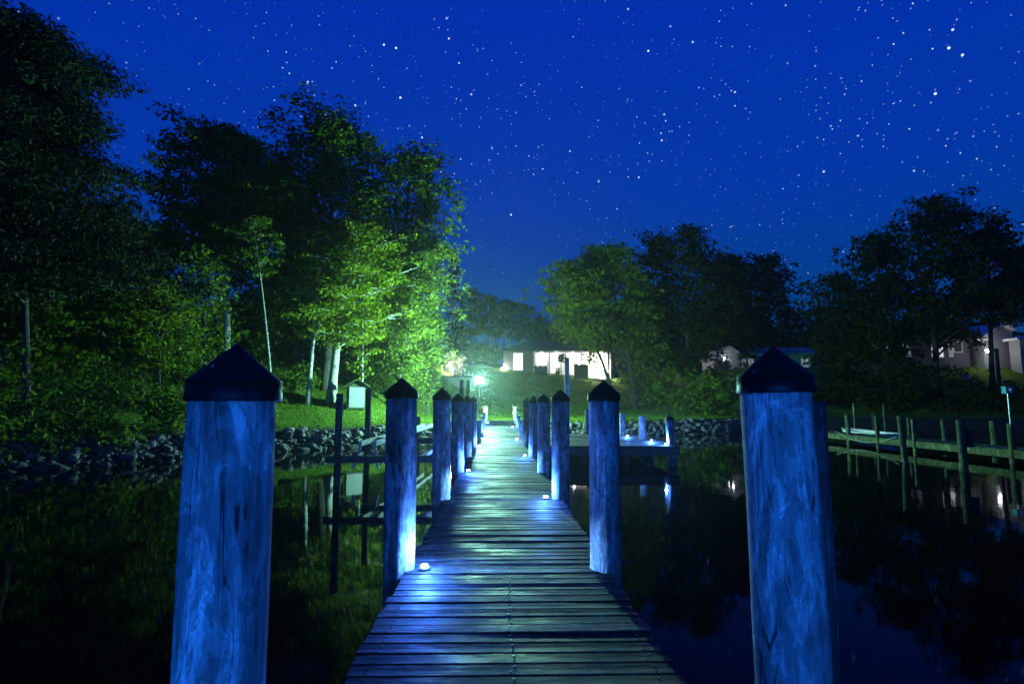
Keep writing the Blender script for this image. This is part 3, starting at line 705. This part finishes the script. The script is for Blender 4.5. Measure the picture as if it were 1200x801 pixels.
for i, (px, d, top, hw, bot, st, lf, dn, lab) in enumerate((
    (20, 19.5, 400, 62, 512, 'shrub', 'shrub', .7, 'dim leafy shrub at the left frame edge above the rocks'),
    (112, 21.5, 415, 52, 510, 'shrub', 'shrub', .7, 'lit leafy shrub with thin stems, second from the left on the bank'),
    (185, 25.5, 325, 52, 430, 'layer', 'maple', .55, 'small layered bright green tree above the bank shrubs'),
    (205, 23, 420, 50, 505, 'shrub', 'shrub', .7, 'dark-gapped shrub behind the left edge of the nearest left piling'),
    (255, 24.5, 408, 45, 505, 'shrub', 'shrub', .75, 'dense bank shrub hidden partly by the nearest left piling'),
    (60, 24, 370, 60, 480, 'shrub', 'leaf', .7, 'tall dark shrub behind the leftmost bank shrubs'),
    (150, 26.5, 380, 55, 480, 'shrub', 'leaf', .7, 'tall dark shrub below the small layered tree'),
    (300, 28, 445, 34, 498, 'shrub', 'shrub', .7, 'low shrub on the grass left of the thin pale trunk'),
    (345, 36, 425, 34, 476, 'shrub', 'shrub', .6, 'shaded shrub on the slope behind the two pale maple trunks'),
    (448, 40, 432, 34, 478, 'shrub', 'shrub', .6, 'shaded shrub under the drooping tree'),
    (-5, 17.6, 430, 55, 545, 'shrub', 'shrub', .7, 'dim shrub overhanging the water at the left frame edge'),
    (62, 19.0, 452, 42, 536, 'shrub', 'leaf', .7, 'low dark shrub overhanging the rocks, second from the left'),
    (138, 20.6, 462, 38, 528, 'shrub', 'shrub', .7, 'low shrub overhanging the rocks, third from the left'),
    (190, 22.6, 462, 30, 512, 'shrub', 'leaf', .7, 'low shrub overhanging the rocks beside the nearest left piling'),
    (500, 38.5, 425, 22, 462, 'shrub', 'fine', .7, 'rounded pale green shrub at the foot of the drooping tree'))):
    tree('shrub' if st == 'shrub' else 'small_tree', lab, 'shrub' if st == 'shrub' else 'tree', px, d, top, px, hw, bot, st, lf, 'bark', 40 + i, NS if st == 'shrub' else NT, dens=dn, size=.10, limbs=None if st == 'shrub' else 22, tr=None if st == 'shrub' else .07)
NR = 'trees right of the lawn'
for i, (px, d, top, cpx, hw, bot, lf, dn, lab) in enumerate((
    (742, 58, 284, 710, 64, 412, 'fine', 1.1, 'big round tree beside the ranch house, its left edge lit yellow-green'),
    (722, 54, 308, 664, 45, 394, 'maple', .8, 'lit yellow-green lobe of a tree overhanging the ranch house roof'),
    (806, 60, 260, 814, 50, 440, 'shadeleaf', 1.1, 'tallest dark tree in the clump right of the lawn'),
    (757, 62, 330, 757, 42, 462, 'fine', .9, 'lower side-lit tree in front of the dark clump right of the lawn'),
    (772, 66, 274, 766, 50, 440, 'shadeleaf', 1.1, 'dark tree filling the gap between the round tree and the tallest one'),
    (868, 74, 296, 862, 46, 440, 'shadeleaf', 1.1, 'dark tree on the right shoulder of the clump, before the cottage trees'),
    (850, 86, 300, 850, 50, 440, 'shadeleaf', 1.1, 'dark tree behind the cottage, left of its neighbour'),
    (895, 86, 297, 898, 48, 440, 'shadeleaf', 1.1, 'dark domed tree above the nearest right piling'),
    (985, 60, 318, 985, 46, 430, 'shadeleaf', 1.0, 'dim tree at the left edge of the right-hand dark mass'),
    (1040, 56, 270, 1035, 55, 425, 'shadeleaf', 1.1, 'dark tree on the left shoulder of the right-hand mass'),
    (1100, 54, 232, 1098, 66, 400, 'shadeleaf', 1.2, 'tallest dark tree of the right-hand mass'),
    (1165, 55, 258, 1162, 52, 372, 'shadeleaf', 1.1, 'dark tree above the white gabled house'),
    (1222, 53, 285, 1212, 48, 370, 'shadeleaf', 1.0, 'dark tree cut off by the right frame edge'))):
    tree('broadleaf_tree', lab, 'tree', px, d, top, cpx, hw, bot, 'broad', lf, 'bark', 70 + i, NR, dens=dn, limbs=30)
for i, (px, d, top, hw, bot, lf, lab) in enumerate((
    (832, 47, 436, 46, 498, 'shrub', 'large rounded green bush at the end of the lawn by the cove'),
    (792, 52, 430, 36, 484, 'shrub', 'green bush left of the large rounded one at the lawn\'s edge'),
    (760, 58, 428, 32, 466, 'fine', 'lit bush at the foot of the side-lit tree'),
    (846, 69, 416, 12, 438, 'paleleaf', 'pale bush lit white beside the cottage gable'),
    (985, 54, 420, 40, 470, 'shadeleaf', 'black shrub on the dark bank behind the neighbouring dock\'s far end'),
    (1050, 52, 415, 48, 470, 'shadeleaf', 'black shrub on the dark bank below the half-hidden windows'),
    (1115, 51, 428, 40, 472, 'shadeleaf', 'black shrub on the dark bank below the dark house'),
    (1185, 50, 447, 42, 476, 'shadeleaf', 'black shrub on the dark bank below the lit lawn patch'))):
    tree('shrub', lab, 'shrub', px, d, top, px, hw, bot, 'shrub', lf, 'bark', 120 + i, 'shrubs across the cove', dens=.9)
NB = 'tall trees behind the house'
for i, (px, d, top, hw, bot, st, lf, lab) in enumerate((
    (531, 72, 292, 17, 420, 'pine', 'needle', 'slim dark conifer just right of the left clump'),
    (553, 96, 338, 24, 388, 'broad', 'fine', 'tall bare-trunked pine with pale trunk, leftmost behind the lamp'),
    (573, 102, 346, 22, 395, 'broad', 'fine', 'pale-trunked pine above the lamp post'),
    (592, 100, 350, 22, 392, 'broad', 'fine', 'forked pale-trunked pine left of the house roof'),
    (613, 106, 356, 24, 402, 'broad', 'fine', 'pine just over the left end of the house roof'),
    (636, 108, 372, 26, 408, 'broad', 'fine', 'lower pine behind the middle of the house roof'),
    (660, 112, 385, 24, 412, 'broad', 'fine', 'dim pine behind the right half of the house roof'),
    (540, 86, 380, 26, 442, 'broad', 'fine', 'teal-lit leafy tree left of the lamp, behind the terrace'),
    (568, 84, 402, 24, 448, 'broad', 'fine', 'teal-lit low tree directly behind the lamp'),
    (617, 90, 398, 15, 416, 'broad', 'paleleaf', 'pale tree lit white over the house roof'),
    (531, 66.5, 415, 14, 437, 'broad', 'paleleaf', 'small pinkish lit tree behind the terrace wall'))):
    tree('pine_tree' if 'pine' in lab or 'conifer' in lab else 'small_tree', lab, 'tree', px, d, top, px, hw, bot, st, lf, 'palebark' if 'pine' in lab else 'bark', 150 + i, NB, dens=.42 if 'pine' in lab else .9, limbs=18, tr=.34 if 'pale-trunked' in lab or 'pale trunk' in lab else None)
kf = random.Random(99)
far = []
for i, px in enumerate(range(-60, 1300, 68)):
    if 500 < px < 640: continue
    side = 'left of the lawn' if px < 560 else 'right of the lawn'
    far.append((px, kf.uniform(112, 140), (kf.uniform(340, 372) if px < 560 else kf.uniform(362, 392)), 62))
nth = ['first', 'second', 'third', 'fourth', 'fifth', 'sixth', 'seventh', 'eighth', 'ninth', 'tenth', 'eleventh', 'twelfth']
cnt = {'l': 0, 'r': 0}
for i, (px, d, top, hw) in enumerate(far):
    s_ = 'l' if px < 560 else 'r'; k = cnt[s_]; cnt[s_] += 1
    tree('woodland_tree', 'far woodland tree, %s from the left in the dark row behind the %s' % (nth[k], 'left bank' if s_ == 'l' else 'right-hand trees'), 'tree', px, d, top, px, hw, 445, 'broad', 'leaf', 'bark', 300 + i, 'far woodland row', dens=.8, limbs=18, size=.6)

# ------------------------------------------------------------------ lamp post at the head of the dock
p = P(564, 445, 33.0); gz = dz(33) - .2
t = thing('lamp_post', 'glowing greenish-white lamp on a thin post beside the dock ramp', 'lamp', (p.x - .1, 33.0, gz))
hl = p.z - gz
b = MB(); b.tube([(0, 0, -2.6), (0, 0, hl - .14)], [.05, .035], 12); b.build('post', M['steel'], t, smooth=True)
b = MB(); b.lathe([(.03, 0), (.05, .01), (.045, .04), (.012, .09)], 16, (0, 0, hl + .172)); b.build('finial', M['darkthing'], t, smooth=True)
b = MB(); b.lathe([(.06, 0), (.19, .08), (.215, .17), (.16, .29), (.03, .34)], 24, (0, 0, hl - .17)); b.build('globe', M['lamp'], t, smooth=True)
b = MB(); b.lathe([(.05, -.05), (.30, .0), (.325, .012), (.30, .024), (.05, .03)], 24, (0, 0, hl - .215)); b.build('added_baffle', M['darkthing'], t)  # wide disc added under the globe to keep light off the ramp

# small shed on the left bank
p = P(417, 489, 33.5); gz = tz(p.x, 33.5)
sh = thing('pump_shed', 'small gabled green shed with a white door on the left bank', 'shed', (p.x, 33.5, gz - .03), R(18))
b = MB(); b.prism([(-.58, 0), (.58, 0), (.58, 1.28), (0, 1.62), (-.58, 1.28)], -.45, .45, 'y'); b.build('wall', M['greenroof'], sh)
b = MB(); b.prism([(-.74, 1.25), (0, 1.685), (.74, 1.25), (.74, 1.33), (0, 1.77), (-.74, 1.33)], -.6, .6, 'y'); b.build('roof', M['greenroof'], sh)
b = MB(); b.box((-.43, -.49, .1), (.43, -.452, 1.27)); b.build('door', M['greywall'], sh)

# ------------------------------------------------------------------ ranch house
HD = 80.0
def hx(px): return P(px, 425, HD).x
def hzr(py): return P(650, py, HD).z
zb, ze, zr = hzr(439), hzr(413), P(650, 398.5, HD + 2.6).z
xa, xb = hx(590), hx(713); xc = (xa + xb) / 2
hs = thing('ranch_house', 'long low white house with bright lit porch on the hill', 'house', (xc, HD, zb))
def Hh(px): return hx(px) - xc
wh = ze - zb
b = MB(); b.box((Hh(625), 0, -.9), (Hh(712), 7, wh)); b.build('wall', M['white'], hs)
b = MB(); b.box((Hh(590), -1.6, -1.8), (Hh(624.8), 6.9, wh - .004)); o = b.build('wing_wall', M['brickwall'], hs); o['label'] = 'grey projecting left wing wall'
b = MB()                                                          # hipped roof
x0, x1 = Hh(586.5), Hh(717); y0, y1 = -2.6, 7.9; zr_ = zr - zb
b.add([(x0, y0, wh), (x1, y0, wh), (x1, y1, wh), (x0, y1, wh), (Hh(622), 2.6, zr_), (Hh(692), 2.6, zr_), (x0, y0, wh + .16), (x1, y0, wh + .16), (x1, y1, wh + .16), (x0, y1, wh + .16)],
      [(0, 3, 2, 1), (0, 1, 7, 6), (1, 2, 8, 7), (2, 3, 9, 8), (3, 0, 6, 9), (6, 7, 5, 4), (7, 8, 5), (8, 9, 4, 5), (9, 6, 4)])
rf_ = b.build('roof', M['roof'], hs)
b = MB(); b.box((Hh(648), 3.2, zr_ - .5), (Hh(652), 3.9, zr_ + .7)); b.build('chimney', M['brickwall'], rf_)
def window(parent, xa_, xb_, za, zb_, y, mat='winlit', bars=1, frame='white'):
    f = MB(); w = .09
    f.box((xa_ - w, y - .05, za - w), (xb_ + w, y - .003, za)); f.box((xa_ - w, y - .05, zb_), (xb_ + w, y - .003, zb_ + w))
    f.box((xa_ - w, y - .05, za + .002), (xa_, y - .003, zb_ - .002)); f.box((xb_, y - .05, za + .002), (xb_ + w, y - .003, zb_ - .002))
    for k in range(bars): xm = xa_ + (xb_ - xa_) * (k + 1) / (bars + 1); f.box((xm - .025, y - .045, za + .002), (xm + .025, y - .02, zb_ - .002))
    fo = f.build('window', M[frame], parent)
    q = MB(); q.box((xa_ + .002, y - .018, za + .002), (xb_ - .002, y - .006, zb_ - .002)); q.build('pane', M[mat], fo)
    return fo
def HZ(py): return hzr(py) - zb
window(hs, Hh(602), Hh(612), HZ(434), HZ(415), -1.6, bars=1)
window(hs, Hh(604.5), Hh(609), HZ(439.5), HZ(437), -1.6, bars=0)
window(hs, Hh(628), Hh(640), HZ(434), HZ(414), 0, bars=2)
window(hs, Hh(645), Hh(654), HZ(437), HZ(414), 0, bars=1)
window(hs, Hh(676), Hh(690), HZ(434), HZ(414.5), 0, bars=2)
for pxx in (625.6, 643, 661, 679, 697, 712):
    b = MB(); b.box((Hh(pxx) - .07, -2.35, -.9), (Hh(pxx) + .07, -2.2, wh - .003)); b.build('porch_post', M['white'], hs)
b = MB(); b.box((Hh(625.5), -2.5, -.95), (Hh(713), -.003, -.62)); b.build('porch_floor', M['stone'], hs)
for pxx in (634, 652, 670, 686, 703):
    light('POINT', 'porch_glow', (Hh(pxx), -1.1, wh - .35), 38, (1.0, .90, .88), hs, .12)
    b = MB(); b.lathe([(.03, 0), (.12, .03), (.13, .09), (.05, .14)], 12, (Hh(pxx), -1.1, wh - .2)); b.build('porch_lamp', M['warm'], hs, smooth=True)
def wall_lamp(label, px, py, d, power, col, mat='warm', r=.2, grp='house lamps', fwd=.5):
    q = P(px, py, d); o = thing('wall_lamp', label, 'lamp', q, 0, grp)
    b = MB(); b.box((-.06, .1, -.12), (.06, .4, .12)); b.build('bracket', M['darkthing'], o)
    b = MB(); b.lathe([(r * .3, -r), (r * .86, -r * .5), (r, 0), (r * .86, r * .5), (r * .3, r)], 16); b.build('globe', M[mat], o, smooth=True)
    light('POINT', 'lamp_glow', (0, -fwd, 0), power, col, o, .12); return o
wall_lamp('white lamp at the left corner of the ranch house', 589, 432, 78.2, 420, (.9, 1, .95))
wall_lamp('white lamp at the right corner of the ranch house', 705, 432, 79.5, 2600, (1, .97, .8))
# dark planters and pots before the porch
for pa, pb, ya, yb, lab in ((626, 641, 438.5, 430.5, 'long dark planter box before the lit porch, left one'), (673, 689, 438, 428.5, 'taller dark planter box before the lit porch, right one')):
    a_ = P(pa, ya, 76.8); c_ = P(pb, yb, 76.8); o = thing('planter', lab, 'planter', ((a_.x + c_.x) / 2, 76.8, a_.z), 0, 'planters at the porch')
    w_ = (c_.x - a_.x) / 2; h_ = c_.z - a_.z
    b = MB(); b.box((-w_, -.3, -.6), (w_, .3, h_)); b.box((-w_ - .05, -.35, h_ + .002), (w_ + .05, .35, h_ + .08)); b.build('box', M['darkthing'], o)
    g = np.random.default_rng(int(pa)); cc = np.stack([g.uniform(-w_, w_, 9), g.uniform(-.2, .2, 9), np.full(9, h_ + .12)], -1)
    v, f = leaves(g, cc, np.full(9, .22), 900, .09, .8); link('foliage', quadmesh('foliage', v, f), M['leaf'], o)
tree('small_tree', 'little tree silhouetted against the lit porch wall', 'tree', 658, 76.5, 414, 658, 4.5, 424, 'broad', 'leaf', 'bark', 555, dens=.8, limbs=9, size=.14, tr=.07)
tree('shrub', 'dark potted bush against the lit porch, left of the small tree', 'shrub', 653.5, 77, 431, 653.5, 3.5, 437, 'shrub', 'leaf', 'bark', 556, dens=.8, size=.12)

# ------------------------------------------------------------------ terrace left of the house
TD = 60.0; a_ = P(513, 440, TD); c_ = P(553, 440, TD); gz = tz((a_.x + c_.x) / 2, TD)
te = thing('terrace', 'raised stone terrace with a dark edge behind the lamp post', 'terrace', ((a_.x + c_.x) / 2, TD, 0))
w_ = (c_.x - a_.x) / 2
b = MB(); b.box((-w_, 0, gz - 1), (w_, 5, a_.z - .16)); b.build('wall', M['stone'], te)
b = MB(); b.box((-w_ - .15, -.15, a_.z - .157), (w_ + .15, 5, a_.z)); b.build('top', M['darkthing'], te)
b = MB(); b.box((-w_ - .12, -.14, gz - 1), (-w_ + .12, -.003, a_.z - .16)); b.build('pillar', M['white'], te)
tb = thing('garden_table', 'white garden table on the terrace', 'table', ((a_.x + c_.x) / 2 - .3, TD + 1.6, a_.z))
b = MB(); b.lathe([(.6, .70), (.62, .72), (.6, .75)], 20); b.build('tabletop', M['white'], tb)
b = MB(); b.lathe([(.3, 0), (.05, .06), (.05, .697)], 10); b.build('pedestal', M['white'], tb)
def chair(label, x, y, rz):
    t = thing('garden_chair', label, 'chair', (x, y, a_.z), rz, 'garden chairs on the terrace')
    b = MB(); b.box((-.24, -.22, .42), (.24, .24, .46)); b.build('seat', M['white'], t)
    b = MB(); b.box((-.24, .225, .5), (.24, .26, .95)); b.build('backrest', M['white'], t)
    for sx in (-.21, .21):
        for sy in (-.19, .21):
            b = MB(); b.box((sx - .02, sy - .02, 0), (sx + .02, sy + .02, .419)); b.build('leg', M['white'], t)
cxm = (a_.x + c_.x) / 2 - .3
chair('white garden chair left of the terrace table', cxm - 1.0, TD + 1.5, R(90)); chair('white garden chair right of the terrace table', cxm + 1.0, TD + 1.7, R(-90))
q = P(531, 433, 65)
t = thing('terrace_lamp', 'small white lamp post behind the terrace under the pinkish tree', 'lamp', (q.x, 64.2, a_.z - .3))
b = MB(); b.tube([(0, 0, -1), (0, 0, q.z - a_.z + .2)], .03, 8); b.build('post', M['darkthing'], t)
b = MB(); b.lathe([(.05, -.1), (.14, -.03), (.14, .06), (.04, .13)], 12, (0, 0, q.z - a_.z + .3)); b.build('globe', M['warm'], t, smooth=True)
light('POINT', 'lamp_glow', (0, -.25, q.z - a_.z + .3), 2200, (1, .9, .84), t, .1)

# ------------------------------------------------------------------ teal cottage (behind the near right piling)
CD = 72.0
def cxp(px): return P(px, 425, CD).x
czb, cze, czr = P(900, 446, CD).z, P(900, 416, CD).z, P(900, 407.5, CD).z
ct = thing('cottage', 'teal boarded cottage behind the nearest right piling\'s cap', 'house', (cxp(900), CD, czb))
def cX(px): return cxp(px) - cxp(900)
eh, rh = cze - czb, czr - czb
b = MB(); b.box((cX(866), 0, -2.5), (cX(951), 7, eh)); b.build('wall', M['tealwall'], ct)
b = MB(); b.prism([(cX(841), -2.5), (cX(865.8), -2.5), (cX(865.8), eh + .1), (cX(853), rh), (cX(841), eh - .15)], -.6, 6, 'y'); o = b.build('gable_wall', M['greywall'], ct); o['label'] = 'pale gable end wing'
b = MB(); b.prism([(cX(838), eh - .42), (cX(853), rh + .05), (cX(868), eh - .1), (cX(868), eh + .06), (cX(853), rh + .22), (cX(838), eh - .25)], -1.0, 6.2, 'y'); b.build('gable_roof', M['greywall'], ct)
b = MB(); b.prism([(-1.0, eh + .01), (3.4, rh + .25), (7.8, eh + .01), (7.8, eh + .14), (3.4, rh + .4), (-1.0, eh + .16)], cX(866), cX(960), 'x'); b.build('roof', M['tealwall'], ct)
for pa, pb in ((869, 874), (877, 883), (939, 948)): window(ct, cX(pa), cX(pb), eh - 1.9, eh - .5, 0, 'windim' if pa > 930 else 'windim', 1)
b = MB(); b.box((cX(951), -.8, -.6), (cX(958), .5, eh - 1.4)); b.build('side_bin', M['greywall'], ct)
light('POINT', 'gable_lamp_glow', (cX(846), -2.2, eh - .4), 40, (.8, 1, .95), ct, .1)
b = MB(); b.lathe([(.03, -.08), (.09, 0), (.04, .09)], 10, (cX(846), -1.0, eh - .45)); b.build('gable_lamp', M['warm'], ct)

# ------------------------------------------------------------------ dark house with porch windows and white gabled house
D2 = 61.0
def dX(px, o_): return P(px, 410, D2).x - o_
z2b, z2e = P(1100, 424, D2).z, P(1100, 397, D2).z
ox = P(1080, 410, D2).x
dh = thing('dark_house', 'dark-sided house with white-framed lit porch among the right-hand trees', 'house', (ox, D2, z2b))
e2 = z2e - z2b
b = MB(); b.box((dX(1012, ox), 0, -2.5), (dX(1136, ox), 8, e2)); b.build('wall', M['darkwall'], dh)
b = MB(); b.prism([(-.6, e2 - .15), (4, e2 + 2.1), (8.6, e2 - .15), (8.6, e2 + .02), (4, e2 + 2.3), (-.6, e2 + .02)], dX(1008, ox), dX(1112, ox), 'x'); b.build('roof', M['roof'], dh)
b = MB(); b.prism([(dX(1086, ox), e2 - .1), (dX(1111, ox), e2 + 1.85), (dX(1136, ox), e2 - .1), (dX(1136, ox), e2 + .08), (dX(1111, ox), e2 + 2.05), (dX(1086, ox), e2 + .08)], -1.2, 6, 'y'); b.build('porch_roof', M['roof'], dh)
def zz2(py): return P(1100, py, D2).z - z2b
for pa, pb, ya, yb, mt in ((1022, 1029, 413, 403, 'windim'), (1037, 1043, 412, 403, 'windim'), (1055, 1067, 418, 402, 'windim'), (1091.5, 1093.5, 418, 402, 'winlit'), (1095, 1097, 418, 402, 'windim'), (1100.5, 1104.5, 418, 402, 'winlit')):
    window(dh, dX(pa, ox), dX(pb, ox), zz2(ya), zz2(yb), 0, mt, 1)
b = MB(); b.box((dX(1111, ox), -.06, zz2(418)), (dX(1116.5, ox), -.003, zz2(403))); dr = b.build('door', M['white'], dh)
b = MB(); b.box((dX(1112.2, ox), -.075, zz2(410)), (dX(1115.3, ox), -.063, zz2(404.5))); b.build('pane', M['darkthing'], dr)
f = window(dh, dX(1118, ox), dX(1127, ox), zz2(412), zz2(401), 0, 'darkthing', 0)
light('POINT', 'porch_glow', (dX(1112, ox), -1.6, e2 - .6), 6, (1, .95, .95), dh, .1)

D3 = 60.0; o3 = P(1175, 410, D3).x; z3 = P(1175, 424, D3).z
wh3 = thing('white_house', 'pale grey gabled house with white fascia at the right frame edge', 'house', (o3, D3, z3))
def X3(px): return P(px, 400, D3).x - o3
def Z3(py): return P(1175, py, D3).z - z3
b = MB(); b.prism([(X3(1152), -1.5), (X3(1187), -1.5), (X3(1187), Z3(388)), (X3(1174), Z3(381)), (X3(1152), Z3(396))], 0, 7, 'y'); b.build('wall', M['greywall'], wh3)
b = MB(); b.prism([(X3(1147), Z3(397)), (X3(1174), Z3(380.5)), (X3(1187), Z3(388)), (X3(1187), Z3(385)), (X3(1174), Z3(377.5)), (X3(1147), Z3(394))], -.7, 7.2, 'y'); b.build('roof', M['white'], wh3)
b = MB(); b.prism([(X3(1146), Z3(397.5)), (X3(1153), Z3(399)), (X3(1153), Z3(396)), (X3(1146), Z3(394.5))], -.69, .4, 'y'); b.build('eave_return', M['white'], wh3)
b = MB(); b.prism([(X3(1175), -1.5), (X3(1225), -1.5), (X3(1225), Z3(395)), (X3(1175), Z3(400))], -2.0, -.72, 'y'); o = b.build('garage_wall', M['greywall'], wh3)
b = MB(); b.prism([(X3(1168), Z3(401)), (X3(1228), Z3(391.5)), (X3(1228), Z3(389)), (X3(1168), Z3(398.5))], -2.5, -.71, 'y'); b.build('garage_roof', M['white'], wh3)
b = MB(); b.prism([(X3(1182), Z3(388)), (X3(1196), Z3(371)), (X3(1212), Z3(388))], 3, 8, 'y'); b.build('upper_gable', M['greywall'], wh3)
b = MB(); b.prism([(X3(1180), Z3(389)), (X3(1196), Z3(370.5)), (X3(1214), Z3(389)), (X3(1214), Z3(387.5)), (X3(1196), Z3(368.5)), (X3(1180), Z3(387.5))], 2.6, 8.2, 'y'); b.build('upper_roof', M['roof'], wh3)
window(wh3, X3(1192), X3(1195), Z3(388), Z3(383), 3, 'darkthing', 1)
wall_lamp('glaring white lamp on the pale gabled house at right', 1157, 411, 59.0, 38, (.95, .97, 1), r=.16)
p = P(1170, 436, 56); gz = tz(p.x, 56)
t = thing('yard_post', 'dark square post on the lit lawn by the gabled house', 'post', (p.x, 56, gz))
b = MB(); b.box((-.12, -.12, -.3), (.12, .12, P(1170, 409, 56).z - gz)); b.box((-.17, -.17, P(1170, 409, 56).z - gz + .002), (.17, .17, P(1170, 409, 56).z - gz + .08)); b.build('post', M['darkthing'], t)
p = P(1131, 434, 57); gz = tz(p.x, 57)
t = thing('barrel', 'blue barrel below the dark house porch', 'barrel', (p.x, 57, gz))
b = MB(); b.lathe([(.24, 0), (.29, .1), (.3, .45), (.29, .8), (.24, .9)], 18); b.build('body', M['bluebarrel'], t, smooth=True)
b = MB(); b.lathe([(.25, .9), (.26, .93), (.1, .95)], 18); b.build('lid', M['darkthing'], t)

# ------------------------------------------------------------------ sky, moon, air
w = bpy.data.worlds.new('World'); S.world = w; w.use_nodes = True; nt = w.node_tree
bg = nt.nodes['Background']
tc = N(nt, 'ShaderNodeTexCoord'); sx = N(nt, 'ShaderNodeSeparateXYZ'); nt.links.new(tc.outputs['Generated'], sx.inputs[0])
sky = ramp(nt, sx.outputs['Z'], [(0.0, (.0008, .050, .15)), (.14, (.0006, .052, .24)), (.34, (.0005, .038, .38)), (.62, (.0006, .028, .42)), (1.0, (.0006, .018, .28))])
def stars(scale, r0, lo, gain):
    mp = N(nt, 'ShaderNodeMapping'); mp.inputs['Scale'].default_value = (scale,) * 3; nt.links.new(tc.outputs['Generated'], mp.inputs[0])
    vo = N(nt, 'ShaderNodeTexVoronoi'); vo.inputs['Scale'].default_value = 1; nt.links.new(mp.outputs[0], vo.inputs['Vector'])
    mr = N(nt, 'ShaderNodeMapRange'); mr.inputs[1].default_value = r0 * scale; mr.inputs[2].default_value = r0 * scale * .35; nt.links.new(vo.outputs['Distance'], mr.inputs[0])
    sc = N(nt, 'ShaderNodeSeparateColor'); nt.links.new(vo.outputs['Color'], sc.inputs[0])
    b2 = N(nt, 'ShaderNodeMapRange'); b2.inputs[1].default_value = lo; b2.inputs[2].default_value = 1; b2.inputs[3].default_value = 0; b2.inputs[4].default_value = gain; nt.links.new(sc.outputs[0], b2.inputs[0])
    b2.inputs[4].default_value = 1
    pw = N(nt, 'ShaderNodeMath', operation='POWER'); pw.inputs[1].default_value = 2.6; nt.links.new(b2.outputs[0], pw.inputs[0])
    gn = N(nt, 'ShaderNodeMath', operation='MULTIPLY'); gn.inputs[1].default_value = gain; nt.links.new(pw.outputs[0], gn.inputs[0])
    cl = ramp(nt, noise_(nt, tc.outputs['Generated'], 5.5 + scale * .01, 3, .6), [(.40, (.12, .12, .12)), (.64, (1.9, 1.9, 1.9))])
    g2 = N(nt, 'ShaderNodeMath', operation='MULTIPLY'); nt.links.new(gn.outputs[0], g2.inputs[0]); nt.links.new(cl, g2.inputs[1])
    m = N(nt, 'ShaderNodeMath', operation='MULTIPLY'); nt.links.new(mr.outputs[0], m.inputs[0]); nt.links.new(g2.outputs[0], m.inputs[1])
    return m.outputs[0]
s1 = stars(135, .0012, .05, .9); s2 = stars(62, .0018, .35, 2.6)
ad = N(nt, 'ShaderNodeMath', operation='ADD'); nt.links.new(s1, ad.inputs[0]); nt.links.new(s2, ad.inputs[1])
fade = N(nt, 'ShaderNodeMapRange'); fade.inputs[1].default_value = .08; fade.inputs[2].default_value = .32; nt.links.new(sx.outputs['Z'], fade.inputs[0])
st = N(nt, 'ShaderNodeMath', operation='MULTIPLY'); nt.links.new(ad.outputs[0], st.inputs[0]); nt.links.new(fade.outputs[0], st.inputs[1])
stc = mix(nt, st.outputs[0], (0, 0, 0), (.62, .88, 1.0))
nt.nodes[-1].clamp_factor = False
tot = mix(nt, 1.0, sky, stc, 'ADD')
nt.links.new(tot, bg.inputs[0]); bg.inputs[1].default_value = 1.0
w.cycles.sampling_method = 'MANUAL'; w.cycles.sample_map_resolution = 128

hb = MB(); hb.box((-1000, -400, -2.7), (1000, 1700, 34))
hm = bpy.data.materials.new('night_mist'); hm.use_nodes = True; hn = hm.node_tree; hn.nodes.remove(hn.nodes['Principled BSDF'])
pv = N(hn, 'ShaderNodeVolumePrincipled'); pv.inputs['Density'].default_value = .0004; pv.inputs['Color'].default_value = (.8, .9, .9, 1); pv.inputs['Anisotropy'].default_value = .8
hn.links.new(pv.outputs[0], hn.nodes['Material Output'].inputs['Volume'])
setkind(hb.build('haze', hm), 'stuff')
sun = bpy.data.lights.new('moon', 'SUN'); sun.energy = .06; sun.angle = R(.5); sun.color = (.10, .32, 1.0)
so = bpy.data.objects.new('moon', sun); C.objects.link(so); so.rotation_euler = (R(58), 0, R(-18)); so.location = (0, -20, 40)

S.view_settings.view_transform = 'Standard'; S.view_settings.look = 'None'; S.view_settings.exposure = 0; S.view_settings.gamma = 1
S.render.engine = 'CYCLES'
cy = S.cycles; cy.max_bounces = 6; cy.diffuse_bounces = 2; cy.glossy_bounces = 4; cy.transmission_bounces = 4; cy.volume_bounces = 0
cy.use_denoising = True; cy.sample_clamp_indirect = 4.0; cy.caustics_reflective = False; cy.caustics_refractive = False
cy.use_adaptive_sampling = False
